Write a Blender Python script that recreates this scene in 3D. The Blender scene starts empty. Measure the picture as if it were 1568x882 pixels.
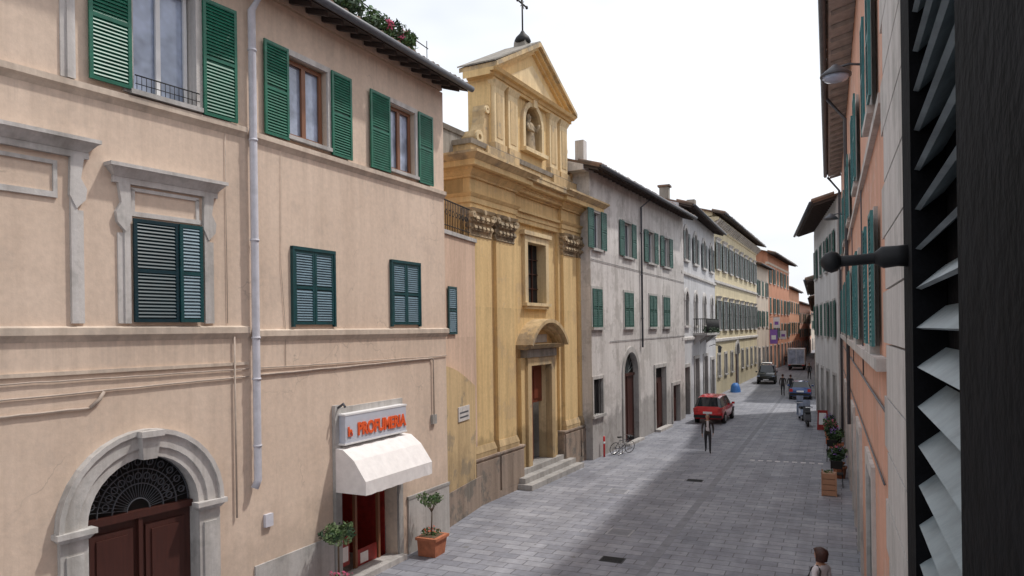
import bpy,bmesh,math,random
from mathutils import Vector,Matrix
random.seed(7)
S=bpy.context.scene
COL=bpy.context.collection
# ---------------------------------------------------------------- materials
def nmat(name):
    m=bpy.data.materials.new(name);m.use_nodes=True;nt=m.node_tree
    return m,nt,nt.nodes,nt.links,nt.nodes["Principled BSDF"]
def rgb(c): return (c[0],c[1],c[2],1)
def noise(N,L,vec,scale,detail=4,rough=.6,mapscale=None):
    n=N.new("ShaderNodeTexNoise");n.inputs["Scale"].default_value=scale;n.inputs["Detail"].default_value=min(detail,4);n.inputs["Roughness"].default_value=rough
    if mapscale:
        mp=N.new("ShaderNodeMapping");mp.inputs["Scale"].default_value=mapscale;L.new(vec,mp.inputs["Vector"]);L.new(mp.outputs[0],n.inputs["Vector"])
    else: L.new(vec,n.inputs["Vector"])
    return n.outputs["Fac"]
def ramp(N,L,v,a,b,ca=(0,0,0),cb=(1,1,1)):
    r=N.new("ShaderNodeValToRGB");r.color_ramp.elements[0].position=a;r.color_ramp.elements[1].position=b
    r.color_ramp.elements[0].color=rgb(ca);r.color_ramp.elements[1].color=rgb(cb);L.new(v,r.inputs[0]);return r.outputs[0]
def mix(N,L,fac,a,b,mode='MIX'):
    m=N.new("ShaderNodeMix");m.data_type='RGBA';m.blend_type=mode
    for sock,v in ((m.inputs[0],fac),(m.inputs[6],a),(m.inputs[7],b)):
        if hasattr(v,"links"): L.new(v,sock)
        elif isinstance(v,(int,float)): sock.default_value=v
        else: sock.default_value=rgb(v)
    return m.outputs[2]
def math_(N,L,op,a,b=None,clamp=False):
    m=N.new("ShaderNodeMath");m.operation=op;m.use_clamp=clamp
    for i,v in enumerate((a,b)):
        if v is None: continue
        if hasattr(v,"links"): L.new(v,m.inputs[i])
        else: m.inputs[i].default_value=v
    return m.outputs[0]
def plaster(name,col,col2=None,streak=.25,patch=.3,patchcol=None,damp=.4,bump=.25,rough=.9,fine=.1,patchpos=.58,ledges=(),ledgek=.4,crack=0):
    m,nt,N,L,P=nmat(name)
    tc=N.new("ShaderNodeTexCoord").outputs["Object"]
    col2=col2 or tuple(c*.86 for c in col)
    c=mix(N,L,ramp(N,L,noise(N,L,tc,.45,4),.38,.66),col,col2)
    if patchcol:
        f=ramp(N,L,noise(N,L,tc,.9,4,.72),patchpos,patchpos+.06)
        c=mix(N,L,math_(N,L,'MULTIPLY',f,patch),c,patchcol)
    if streak or ledges: sn=noise(N,L,tc,1.0,4,.7,(2.6,2.6,.16))
    if streak:
        st=ramp(N,L,sn,.42,.75,(1,1,1),(1-streak,1-streak*1.05,1-streak*1.1))
        c=mix(N,L,1.0,c,st,'MULTIPLY')
    fn=ramp(N,L,noise(N,L,tc,9,3,.7),.3,.7,(1-fine,)*3,(1+fine*.3,)*3)
    c=mix(N,L,1.0,c,fn,'MULTIPLY')
    if damp or ledges:
        sp=N.new("ShaderNodeSeparateXYZ");L.new(tc,sp.inputs[0]);zz=sp.outputs[2]
    if damp:
        ad=N.new("ShaderNodeMath");ad.operation='MULTIPLY_ADD';L.new(noise(N,L,tc,1.3,4),ad.inputs[0]);ad.inputs[1].default_value=-3.2;L.new(zz,ad.inputs[2])
        c=mix(N,L,1.0,c,ramp(N,L,ad.outputs[0],0,.6,(1-damp,)*3,(1,1,1)),'MULTIPLY')
    if ledges:
        # rain-dirt runs below ledges (real soiling)
        wn=ramp(N,L,noise(N,L,tc,1.0,4,.75,(5.5,5.5,.25)),.42,.66)
        tot=None
        for zl in ledges:
            t=math_(N,L,'SUBTRACT',zl,zz);fall=math_(N,L,'SUBTRACT',1.0,math_(N,L,'MULTIPLY',t,1/1.1),True);below=math_(N,L,'GREATER_THAN',t,0.0)
            q=math_(N,L,'MULTIPLY',math_(N,L,'MULTIPLY',fall,fall),below);tot=q if tot is None else math_(N,L,'MAXIMUM',tot,q)
        f=math_(N,L,'MULTIPLY',math_(N,L,'MULTIPLY',tot,wn),ledgek)
        c=mix(N,L,f,c,tuple(x*.42 for x in col))
    if crack:
        v=N.new("ShaderNodeTexVoronoi");v.feature='DISTANCE_TO_EDGE';v.inputs["Scale"].default_value=.42
        dn=N.new("ShaderNodeTexNoise");dn.inputs["Scale"].default_value=1.6;dn.inputs["Detail"].default_value=4;L.new(tc,dn.inputs["Vector"])
        va=N.new("ShaderNodeVectorMath");va.operation='MULTIPLY_ADD';L.new(dn.outputs["Color"],va.inputs[0]);va.inputs[1].default_value=(1.2,1.2,1.2);L.new(tc,va.inputs[2]);L.new(va.outputs[0],v.inputs["Vector"])
        cr=ramp(N,L,v.outputs["Distance"],.0,.006,(1,1,1),(0,0,0));gate=ramp(N,L,noise(N,L,tc,.5,2),.52,.60)
        c=mix(N,L,math_(N,L,'MULTIPLY',math_(N,L,'MULTIPLY',cr,gate),crack),c,tuple(x*.45 for x in col))
    L.new(c,P.inputs["Base Color"]);P.inputs["Roughness"].default_value=rough
    b=N.new("ShaderNodeBump");b.inputs["Strength"].default_value=bump;b.inputs["Distance"].default_value=.02
    L.new(noise(N,L,tc,6,4,.7),b.inputs["Height"]);L.new(b.outputs[0],P.inputs["Normal"])
    return m
def paint(name,col,rough=.5,var=.15,metal=0,scale=5,bump=0,spec=None,coat=0):
    m,nt,N,L,P=nmat(name)
    tc=N.new("ShaderNodeTexCoord").outputs["Object"]
    c=mix(N,L,ramp(N,L,noise(N,L,tc,scale,3,.65),.3,.7),tuple(min(1,x*(1+var)) for x in col),tuple(x*(1-var) for x in col))
    L.new(c,P.inputs["Base Color"]);P.inputs["Roughness"].default_value=rough;P.inputs["Metallic"].default_value=metal
    if spec is not None: P.inputs["Specular IOR Level"].default_value=spec
    if coat: P.inputs["Coat Weight"].default_value=coat
    if bump:
        b=N.new("ShaderNodeBump");b.inputs["Strength"].default_value=bump;b.inputs["Distance"].default_value=.01
        L.new(noise(N,L,tc,scale*4,3),b.inputs["Height"]);L.new(b.outputs[0],P.inputs["Normal"])
    return m
def wood(name,a,b_,rough=.5):
    m,nt,N,L,P=nmat(name);tc=N.new("ShaderNodeTexCoord").outputs["Object"]
    c=mix(N,L,noise(N,L,tc,3,4,.7,(9,9,.7)),a,b_);L.new(c,P.inputs["Base Color"]);P.inputs["Roughness"].default_value=rough
    return m
M={}
M['cream']=plaster('cream_plaster',(.75,.60,.485),(.69,.545,.435),streak=.14,patch=.45,patchcol=(.63,.51,.42),damp=.15,patchpos=.57,ledges=(9.7,5.75,12.5),ledgek=.42,crack=.6)
M['creamtrim']=plaster('cream_trim',(.68,.57,.47),(.6,.5,.41),streak=.3,damp=0,patch=.5,patchcol=(.48,.41,.35),patchpos=.54)
M['pinkwall']=plaster('pink_plaster',(.70,.51,.39),(.64,.46,.35),streak=.25,damp=.35,ledges=(8.7,5.6))
M['stone']=plaster('grey_stone',(.54,.52,.50),(.44,.43,.42),streak=.35,patch=.5,patchcol=(.34,.33,.31),damp=.25,bump=.4,patchpos=.55)
M['stonel']=plaster('pale_stone',(.65,.62,.60),(.57,.55,.53),streak=.35,patch=.5,patchcol=(.43,.42,.40),damp=.2,bump=.4,patchpos=.55)
M['stoned']=plaster('weathered_stone',(.34,.31,.27),(.24,.22,.19),streak=.5,patch=.6,patchcol=(.14,.13,.12),damp=.3,bump=.6)
M['ochre']=plaster('ochre_plaster',(.77,.555,.275),(.71,.50,.24),streak=.28,patch=.5,patchcol=(.6,.44,.26),damp=.4,bump=.35,ledges=(9.85,6.6,14.7),ledgek=.5,crack=.4)
M['ochrel']=plaster('pale_ochre_plaster',(.77,.61,.37),(.70,.54,.32),streak=.35,patch=.5,patchcol=(.53,.43,.31),damp=.4,bump=.3,ledges=(14.7,),ledgek=.5)
M['ochred']=plaster('ochre_cornice',(.62,.455,.25),(.53,.39,.22),streak=.45,patch=.7,patchcol=(.34,.28,.2),damp=.2,bump=.4,patchpos=.53,ledges=(12.2,),ledgek=.6)
M['plinth']=plaster('church_plinth_stone',(.50,.39,.31),(.41,.33,.28),streak=.45,patch=.8,patchcol=(.25,.23,.2),damp=.35,bump=.5,patchpos=.5)
M['whitep']=plaster('old_white_plaster',(.71,.68,.66),(.63,.60,.585),streak=.28,patch=.6,patchcol=(.48,.455,.43),damp=.4,patchpos=.52,bump=.4,ledges=(12.6,9.3,5.75),ledgek=.5,crack=.6)
M['greyp']=plaster('grey_plaster',(.64,.64,.66),(.56,.56,.58),streak=.28,patch=.4,patchcol=(.42,.42,.43),damp=.35,ledges=(13.3,5.0),ledgek=.5)
M['creamp']=plaster('palazzo_plaster',(.72,.63,.43),(.65,.57,.39),streak=.25,patch=.3,patchcol=(.52,.47,.38),damp=.3,ledges=(9.6,4.6),ledgek=.5)
M['beige']=plaster('beige_plaster',(.68,.59,.49),damp=.3)
M['orange']=plaster('orange_plaster',(.74,.40,.25),(.68,.36,.22),streak=.2,damp=.2)
M['farorange']=plaster('terracotta_plaster',(.60,.29,.18),damp=.2)
M['rightwall']=plaster('salmon_plaster',(.76,.43,.31),(.71,.39,.28),streak=.22,patch=.6,patchcol=(.72,.54,.46),damp=.2,ledges=(8.5,5.2,13.2),ledgek=.5,patchpos=.55)
M['whiteclean']=plaster('white_plaster',(.72,.71,.70),damp=.3,streak=.25)
M['green']=paint('green_shutter_paint',(.008,.125,.075),.4,.25)
M['teal']=paint('teal_shutter_paint',(.008,.06,.068),.4,.2)
M['tealsheen']=paint('teal_slat_sheen',(.12,.20,.25),.35,.15)  # teal slats with the reflected sky sheen put into the colour
M['navy']=paint('dark_teal_paint',(.004,.03,.042),.4,.2)
M['gshut']=paint('faded_green_paint',(.035,.11,.09),.55,.3)
M['gshut2']=paint('blue_green_paint',(.05,.20,.21),.5,.25)
M['greysh']=paint('grey_shutter_paint',(.16,.19,.19),.6,.25)
M['black']=paint('black_paint',(.004,.004,.005),.9,.6,bump=.3,scale=12,spec=.12)
M['slat']=paint('sunlit_slat_paint',(.20,.235,.25),.5,.35,scale=9,bump=.2)  # pale base colour stands for light falling on the slat tops
M['iron']=paint('wrought_iron',(.02,.02,.022),.6,.3,metal=.4)
M['pipe']=paint('painted_downpipe',(.60,.60,.66),.5,.12)
M['dpipe']=paint('dark_downpipe',(.09,.095,.11),.5,.2)
M['cable']=paint('plastered_cable',(.46,.38,.32),.8,.2)
M['darkwood']=wood('dark_door_wood',(.085,.024,.016),(.032,.011,.009))
M['redwood']=wood('red_door_wood',(.22,.05,.025),(.12,.03,.015))
M['brownwood']=wood('window_frame_wood',(.27,.12,.06),(.18,.075,.04))
M['eavewood']=wood('eave_timber',(.085,.06,.05),(.04,.03,.028),.8)
M['greysoff']=paint('grey_soffit_boards',(.42,.40,.39),.8,.2)
M['tile']=plaster('roof_tile',(.24,.145,.10),(.15,.105,.085),streak=.2,patch=.7,patchcol=(.12,.10,.08),damp=0,bump=.6,patchpos=.5)
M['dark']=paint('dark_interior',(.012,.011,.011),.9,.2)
M['glass']=paint('window_glass',(.06,.075,.10),.06,.3,scale=1.2,spec=.9)
M['curtain']=paint('curtained_glass',(.36,.42,.55),.10,.45,scale=1.5,spec=.8)
M['white']=paint('white_paint',(.78,.78,.79),.5,.04)
M['awning']=paint('awning_canvas',(.80,.77,.76),.8,.07,bump=.1)
M['signg']=paint('sign_panel',(.55,.58,.66),.4,.05)
M['signo']=paint('sign_letter_orange',(.8,.12,.03),.5,.05)
M['terracotta']=paint('terracotta',(.40,.14,.07),.8,.25,bump=.2)
M['leaf']=paint('foliage',(.05,.11,.03),.6,.5,scale=8)
M['leafl']=paint('olive_foliage',(.13,.19,.08),.6,.4,scale=8)
M['leafd']=paint('dark_foliage',(.02,.05,.018),.6,.4,scale=8)
M['pink']=paint('pink_petals',(.6,.12,.22),.7,.2)
M['bark']=paint('bark',(.12,.08,.05),.9,.3)
M['redshop']=paint('red_shop_fitting',(.28,.02,.015),.5,.3)
M['crate']=wood('crate_wood',(.45,.24,.14),(.33,.17,.10))
M['carred']=paint('red_car_paint',(.6,.014,.018),.25,.03,coat=.6)
M['carblue']=paint('blue_car_paint',(.05,.10,.28),.25,.03,coat=.6)
M['carblack']=paint('black_car_paint',(.02,.025,.028),.25,.03,coat=.6)
M['carglass']=paint('car_glass',(.015,.018,.022),.05,.2,spec=.8)
M['rubber']=paint('tyre_rubber',(.015,.015,.015),.8,.2)
M['chrome']=paint('metal_trim',(.5,.5,.5),.3,.1,metal=.9)
M['tail']=paint('tail_lamp',(.45,.02,.02),.2,.1)
M['blue']=paint('blue_tarpaulin',(.04,.16,.45),.6,.15)
M['skin']=paint('skin',(.45,.25,.17),.6,.05)
M['hairb']=paint('brown_hair',(.05,.016,.011),.6,.4,scale=40)
M['hairg']=paint('grey_hair',(.25,.23,.22),.7,.3,scale=40)
M['coat']=paint('dark_jacket',(.035,.028,.028),.8,.3)
M['shirt']=paint('light_shirt',(.62,.58,.60),.8,.08)
M['trous']=paint('dark_trousers',(.025,.025,.032),.8,.2)
M['purple']=paint('purple_sign_paint',(.25,.12,.45),.6,.1)
M['grate']=paint('cast_iron_grate',(.05,.05,.055),.6,.3)
M['lightstone']=paint('pale_paving_inlay',(.6,.59,.6),.7,.2)
M['capital']=plaster('capital_stone',(.54,.42,.27),(.38,.30,.2),streak=.3,patch=.7,patchcol=(.22,.18,.13),damp=0,bump=.6,patchpos=.5)

# ---------------------------------------------------------------- mesh helpers
def addobj(name,verts,faces,mat,parent=None,smooth=False,recalc=True):
    me=bpy.data.meshes.new(name);me.from_pydata(verts,[],faces);me.materials.append(mat)
    if recalc:
        bm=bmesh.new();bm.from_mesh(me);bmesh.ops.recalc_face_normals(bm,faces=bm.faces);bm.to_mesh(me);bm.free()
    if smooth: me.polygons.foreach_set("use_smooth",[True]*len(me.polygons))
    ob=bpy.data.objects.new(name,me);COL.objects.link(ob)
    if parent is not None:
        ob.parent=parent;ob.location=-parent.location
    return ob
def empty(name,loc):
    e=bpy.data.objects.new(name,None);e.location=loc;e.empty_display_size=.5;COL.objects.link(e);return e
class G:
    """geometry collector in a wall frame: s along the wall, d outward, z up"""
    def __init__(s,name,A,B=None,n=None):
        s.name=name
        if B is None: B=(A[0],A[1]+1)
        s.p={};s.extra=[];s.reframe(A,B,n)
    def reframe(s,A,B,n=None):
        s.A=Vector((A[0],A[1],0));s.u=(Vector((B[0],B[1],0))-s.A).normalized();s.L=(Vector((B[0],B[1],0))-s.A).length
        s.n=Vector((s.u.y,-s.u.x,0)) if n is None or n>0 else Vector((-s.u.y,s.u.x,0))
    def P(s,a,d,z): return s.A+s.u*a+s.n*d+Vector((0,0,z))
    def get(s,part,mat,smooth=False):
        k=(part,mat,smooth)
        if k not in s.p: s.p[k]=([],[])
        return s.p[k]
    def raw(s,part,mat,vs,fs,smooth=False):
        V,Fc=s.get(part,mat,smooth);o=len(V);V.extend([tuple(v) for v in vs]);Fc.extend([tuple(i+o for i in f) for f in fs])
    def box(s,part,mat,a,b,d0,d1,z0,z1):
        vs=[s.P(x,y,z) for z in (z0,z1) for y in (d0,d1) for x in (a,b)]
        s.raw(part,mat,vs,[(0,1,3,2),(4,5,7,6),(0,1,5,4),(2,3,7,6),(0,2,6,4),(1,3,7,5)])
    def frus(s,part,mat,a,b,db,df,z0,z1,p0,p1,pb=0):
        vs=[s.P(a-p0,db-pb,z0),s.P(b+p0,db-pb,z0),s.P(b+p0,df+p0,z0),s.P(a-p0,df+p0,z0),s.P(a-p1,db-pb,z1),s.P(b+p1,db-pb,z1),s.P(b+p1,df+p1,z1),s.P(a-p1,df+p1,z1)]
        s.raw(part,mat,vs,[(0,1,2,3),(4,5,6,7),(0,1,5,4),(1,2,6,5),(2,3,7,6),(3,0,4,7)])
    def quad(s,part,mat,pts): s.raw(part,mat,[s.P(*p) for p in pts],[tuple(range(len(pts)))])
    def prism(s,part,mat,pts,d0,d1):
        n=len(pts);vs=[s.P(x,d0,z) for x,z in pts]+[s.P(x,d1,z) for x,z in pts]
        s.raw(part,mat,vs,[tuple(range(n)),tuple(range(n,2*n))]+[(i,(i+1)%n,(i+1)%n+n,i+n) for i in range(n)])
    def prof(s,part,mat,pts,a,b):
        n=len(pts);vs=[s.P(a,d,z) for d,z in pts]+[s.P(b,d,z) for d,z in pts]
        s.raw(part,mat,vs,[tuple(range(n)),tuple(range(n,2*n))]+[(i,(i+1)%n,(i+1)%n+n,i+n) for i in range(n)])
    def tube(s,part,mat,pts,r,k=8,local=True):
        W=[s.P(*p) if local else Vector(p) for p in pts];rr=r if isinstance(r,(list,tuple)) else [r]*len(W)
        vs=[];fs=[]
        for i,w in enumerate(W):
            t=(W[min(i+1,len(W)-1)]-W[max(i-1,0)]).normalized()
            if abs(t.z)>.9: a=Vector((1,0,0));a=(a-t*a.dot(t)).normalized()
            else: a=t.cross(Vector((0,0,1))).normalized()
            b=t.cross(a)
            for j in range(k):
                q=2*math.pi*j/k;vs.append(w+(a*math.cos(q)+b*math.sin(q))*rr[i])
        for i in range(len(W)-1):
            for j in range(k): fs.append((i*k+j,i*k+(j+1)%k,(i+1)*k+(j+1)%k,(i+1)*k+j))
        fs.append(tuple(range(k)));fs.append(tuple(range((len(W)-1)*k,len(W)*k)))
        s.raw(part,mat,vs,fs,True)
    def arcpts(s,c,zc,r,a0=0,a1=180,n=16): return [(c+r*math.cos(math.radians(a0+(a1-a0)*i/n)),zc+r*math.sin(math.radians(a0+(a1-a0)*i/n))) for i in range(n+1)]
    def ring(s,part,mat,c,zc,r0,r1,d0,d1,a0=0,a1=180,n=18):
        I=s.arcpts(c,zc,r0,a0,a1,n);O=s.arcpts(c,zc,r1,a0,a1,n)
        for i in range(n): s.prism(part,mat,[I[i],I[i+1],O[i+1],O[i]],d0,d1)
    def wall(s,part,mat,a,b,z0,z1,ops,d=0,rev=.25,revmat=None):
        xs=sorted(set([a,b]+[o[0] for o in ops]+[o[1] for o in ops]));zs=sorted(set([z0,z1]+[o[2] for o in ops]+[o[3] for o in ops]))
        xs=[x for x in xs if a<=x<=b];zs=[z for z in zs if z0<=z<=z1]
        for i in range(len(xs)-1):
            for j in range(len(zs)-1):
                cx=(xs[i]+xs[i+1])/2;cz=(zs[j]+zs[j+1])/2
                if any(o[0]<cx<o[1] and o[2]<cz<o[3] for o in ops): continue
                s.quad(part,mat,[(xs[i],d,zs[j]),(xs[i+1],d,zs[j]),(xs[i+1],d,zs[j+1]),(xs[i],d,zs[j+1])])
        rm=revmat or mat
        for o in ops:
            x0,x1,y0,y1=o[:4];arch=len(o)>4 and o[4]
            if arch:
                r=(x1-x0)/2;c=(x0+x1)/2;zc=y1-r;A=s.arcpts(c,zc,r,0,180,18)
                for i in range(18):
                    p,q=A[i],A[i+1]
                    s.quad(part,mat,[(p[0],d,p[1]),(q[0],d,q[1]),(q[0],d,y1),(p[0],d,y1)])
                    s.quad(part+'_reveal',rm,[(p[0],d,p[1]),(q[0],d,q[1]),(q[0],d-rev,q[1]),(p[0],d-rev,p[1])])
                yt=zc
            else:
                yt=y1;s.quad(part+'_reveal',rm,[(x0,d,y1),(x1,d,y1),(x1,d-rev,y1),(x0,d-rev,y1)])
            s.quad(part+'_reveal',rm,[(x0,d,y0),(x0,d,yt),(x0,d-rev,yt),(x0,d-rev,y0)])
            s.quad(part+'_reveal',rm,[(x1,d,y0),(x1,d,yt),(x1,d-rev,yt),(x1,d-rev,y0)])
            s.quad(part+'_reveal',rm,[(x0,d,y0),(x1,d,y0),(x1,d-rev,y0),(x0,d-rev,y0)])
    def body(s,mat,a,b,z1,depth,d=0,part='walls'):
        for x in (a,b): s.quad(part,mat,[(x,d,0),(x,d,z1),(x,-depth,z1),(x,-depth,0)])
        s.quad(part,mat,[(a,-depth,0),(b,-depth,0),(b,-depth,z1),(a,-depth,z1)])
    def roof(s,a,b,zt,over,depth,slope=.32,wallmat=None,oa=.25,ob=.25,tiles=.24,raft=.55,gutter=None,d=0,soffit='eavewood',thin=.10,under='eavewood'):
        half=depth/2;pk=zt+(half+over)*slope
        s.prof('roof',M['tile'],[(d+over,zt),(d-half,pk),(d-depth-over,zt),(d-depth-over,zt+thin),(d-half,pk+thin),(d+over,zt+thin)],a-oa,b+ob)
        s.prof('soffit',M[under],[(d+over-.02,zt-.003),(d+.002,zt-.003+(over-.002)*slope),(d+.002,zt-.025+(over-.002)*slope),(d+over-.02,zt-.025)],a-oa,b+ob)
        if wallmat: s.prof('gable_walls',wallmat,[(d-.01,zt-.02),(d-.01,zt+over*slope-.01),(d-half,pk-.01),(d-depth,zt+over*slope-.01),(d-depth,zt-.02)],a,b)
        x=a-oa+.1
        while raft and x<b+ob:
            s.prof('rafters',M[soffit],[(d-.0,zt-.14+over*slope),(d+over-.08,zt-.13),(d+over-.08,zt-.028),(d-.0,zt+over*slope-.028)],x-.045,x+.045);x+=raft
        x=a-oa+.12
        while tiles and x<b+ob:
            e=random.uniform(-.03,.04);pts=[(x-tiles*.42,0)]+[(x-tiles*.42*math.cos(math.pi*i/4),tiles*.36*math.sin(math.pi*i/4)+.02) for i in range(5)]+[(x+tiles*.42,0)]
            vs=[s.P(px,d+over+.06+e,zt+thin+pz-.02) for px,pz in pts]+[s.P(px,d+over-1.0,zt+thin+pz+1.06*slope-.02) for px,pz in pts]
            n=len(pts);s.raw('roof_tiles',M['tile'],vs,[tuple(range(n)),tuple(range(n,2*n))]+[(i,(i+1)%n,(i+1)%n+n,i+n) for i in range(n)])
            x+=tiles
        if gutter: s.tube('gutter',M[gutter],[(a-oa,d+over+.12,zt+.02),(b+ob,d+over+.12,zt+.02)],.085)
    def shutter(s,part,mat,a,b,z0,z1,d,pitch=.055,slatmat=None,th=.04,tilt=1,fr=.06):
        slatmat=slatmat or mat
        s.box(part,mat,a,a+fr,d,d+th,z0,z1);s.box(part,mat,b-fr,b,d,d+th,z0,z1)
        s.box(part+'_back',mat,a+fr*.5,b-fr*.5,d+.002,d+.006,z0+.01,z1-.01)
        zm=(z0+z1)/2
        for q in (z0,zm-fr*.5,z1-fr): s.box(part,mat,a+fr,b-fr,d+.008,d+th-.002,q,q+fr)
        z=z0+fr+pitch*.3
        while z<z1-fr-.01:
            if not(zm-fr*.5-pitch*.7<z<zm+fr*.5):
                h=pitch*.85
                s.prof(part+'_slats',slatmat,[(d+.010,z+h),(d+.010,z+h+.008),(d+th-.004,z+.008),(d+th-.004,z)],a+fr,b-fr)
            z+=pitch
    def pair(s,part,mat,a,b,z0,z1,d=.03,pitch=.055,slatmat=None):
        m=(a+b)/2;s.shutter(part,mat,a,m-.006,z0,z1,d,pitch,slatmat);s.shutter(part,mat,m+.006,b,z0,z1,d,pitch,slatmat)
    def sash(s,part,mat,a,b,z0,z1,d,glass,rails=2,fw=.07):
        s.quad(part+'_glass',glass,[(a,d-.02,z0),(b,d-.02,z0),(b,d-.02,z1),(a,d-.02,z1)])
        m=(a+b)/2
        for p,q in ((a,a+fw),(m-fw*.7,m+fw*.7),(b-fw,b)): s.box(part,mat,p,q,d,d+.05,z0,z1)
        for p,q in ((z0,z0+fw),(z1-fw,z1)): s.box(part,mat,a+fw,b-fw,d+.002,d+.048,p,q)
    def surround(s,part,mat,a,b,z0,z1,w=.16,d=.05,d0=-.01,sill=True,hood=False):
        s.box(part,mat,a-w,a,d0,d,z0,z1);s.box(part,mat,b,b+w,d0,d,z0,z1);s.box(part,mat,a-w,b+w,d0,d+.003,z1,z1+w)
        if sill: s.box(part,mat,a-w-.05,b+w+.05,d0,d+.08,z0-.12,z0)
        if hood: s.frus(part,mat,a-w-.02,b+w+.02,d0,d,z1+w,z1+w+.16,.02,.14)
    def done(s,loc=None):
        e=empty(s.name,loc if loc is not None else s.P(s.L/2,0,0))
        for (part,mat,sm),(V,Fc) in s.p.items(): addobj(part,V,Fc,mat,e,sm)
        for f in s.extra: f(e)
        return e
def leaves(g,part,mat,c,rad,n,size=.05,flat=1.0,shell=.35):
    vs=[];fs=[]
    cl=[Vector((random.gauss(0,1),random.gauss(0,1),random.gauss(0,1))).normalized() for _ in range(9)]
    for i in range(n):
        v=Vector((random.gauss(0,1),random.gauss(0,1),random.gauss(0,1))).normalized()
        if random.random()<.6: v=(v*.6+random.choice(cl)).normalized()
        r=(shell+(1-shell)*random.random()**.5)*(1+random.uniform(-.12,.18))
        p=Vector(c)+Vector((v.x*rad[0],v.y*rad[1],v.z*rad[2]))*r
        a=Vector((random.gauss(0,1),random.gauss(0,1),random.gauss(0,1))).normalized();b=a.orthogonal().normalized()
        k=size*random.uniform(.6,1.3);o=len(vs)
        vs+=[p-a*k,p+b*k*.45,p+a*k,p-b*k*.45];fs.append((o,o+1,o+2,o+3))
    g.raw(part,mat,vs,fs)

# ================================================================= GROUND
def sheet(name,mat,pts,z):
    return addobj(name,[(x,y,z) for x,y in pts],[tuple(range(len(pts)))],mat)
gm=plaster('earth_ground',(.16,.15,.14),damp=0,streak=0)
gr=sheet('ground',gm,[(-500,-300),(500,-300),(500,900),(-500,900)],0)
m,nt,N,L,P=nmat('stone_paving');tc=N.new("ShaderNodeTexCoord").outputs["Object"]
br=N.new("ShaderNodeTexBrick");L.new(tc,br.inputs["Vector"])
br.inputs["Scale"].default_value=1;br.inputs["Brick Width"].default_value=.72;br.inputs["Row Height"].default_value=.36;br.inputs["Mortar Size"].default_value=.014;br.inputs["Mortar Smooth"].default_value=.2
br.inputs["Color1"].default_value=(.235,.245,.285,1);br.inputs["Color2"].default_value=(.335,.345,.385,1);br.inputs["Mortar"].default_value=(.14,.14,.16,1);br.inputs["Bias"].default_value=0
c=mix(N,L,ramp(N,L,noise(N,L,tc,.35,4,.65),.35,.68),(.80,.80,.82),(1.14,1.13,1.12));c=mix(N,L,1.0,br.outputs["Color"],c,'MULTIPLY')
c=mix(N,L,1.0,c,ramp(N,L,noise(N,L,tc,7,4,.7),.3,.75,(.82,.82,.82),(1.1,1.1,1.1)),'MULTIPLY')
c=mix(N,L,1.0,c,ramp(N,L,noise(N,L,tc,.9,3,.6,(2.2,.12,1)),.4,.7,(.86,.86,.86),(1.08,1.08,1.08)),'MULTIPLY')
sp=ramp(N,L,noise(N,L,tc,3.1,2,.5),.70,.73);c=mix(N,L,sp,c,(.17,.17,.18))
L.new(c,P.inputs["Base Color"]);L.new(ramp(N,L,noise(N,L,tc,1.5,3),.3,.7,(.45,.45,.45),(.75,.75,.75)),P.inputs["Roughness"])
b=N.new("ShaderNodeBump");b.inputs["Strength"].default_value=.5;b.inputs["Distance"].default_value=.01;L.new(br.outputs["Fac"],b.inputs["Height"]);b.invert=True;L.new(b.outputs[0],P.inputs["Normal"])
sheet('street',m,[(-14,-12),(6,-12),(6,60),(2,230),(-14,230)],.004)
gut=G('street_drain',(-4.3,0))
M['band']=paint('drain_stone',(.19,.195,.22),.6,.2,scale=3)
M['bandl']=paint('kerb_band_stone',(.33,.33,.35),.6,.2,scale=3)
y=-5.
while y<160:
    gut.box('drain_slab',M['band'] ,y,y+.97,-.12,.12,.0,.008);y+=1.0
for (gx,gy) in ((-5.5,17.2),(-5.3,27.4)):
    gut.box('grate',M['grate'],gy,gy+.42,gx+4.3-.05,gx+4.3+.55,.0,.012)
    for k in range(6): gut.box('grate_bars',M['iron'],gy+.03+k*.065,gy+.06+k*.065,gx+4.3-.02,gx+4.3+.52,.012,.02)
gut.done((-4.3,60,0))
inl=G('paving_inlay',(-3.6,32.6))
for k in range(9): inl.box('stud',M['lightstone'],random.uniform(-.05,.05)+k*.02,.2+k*.02,k*.34,k*.34+.2,0,.009)
inl.done((-2.5,32.6,0))
for (mx,my) in ((-6.1,19.5),(-7.6,24.5)):
    mh=G('manhole_cover',(mx,my));mh.box('cover',M['bandl'],0,.7,0,.7,0,.010);mh.box('lid',M['band'],.06,.64,.06,.64,.01,.014);mh.done((mx,my,0))

# ================================================================= LEFT CREAM TOWNHOUSE
A1,B1=(-11.04,6.31),(-10.47,10.57);A2,B2=B1,(-10.22,17.88)
g=G('cream_townhouse',A1,B1)
CR=M['cream'];TR=M['creamtrim'];ST=M['stone'];SL=M['stonel']
g.wall('facade',CR,-8,4.31,0,12.75,[(1.22,3.16,0,3.75,True),(2.07,3.24,9.92,11.98)],rev=.3,revmat=SL)
def string(g,a,b,z,h=.14,p=.09,mat=None):
    mat=mat or TR
    g.prof('string_course',mat,[(0.001,z-h-.06),(p*.5,z-h),(p,z-h*.7),(p,z),(0.001,z+.03)],a,b)
string(g,-8,4.31,9.80);string(g,-8,4.31,5.93,.16,.08);
g.box('string_course',TR,-8,4.31,.001,.03,5.2,5.26)
g.sash('top_window',M['white'],2.10,3.21,9.95,11.95,-.22,M['curtain'],fw=.06)
g.box('window_sill',ST,2.0,3.34,0.0,.12,9.84,9.92)
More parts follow.
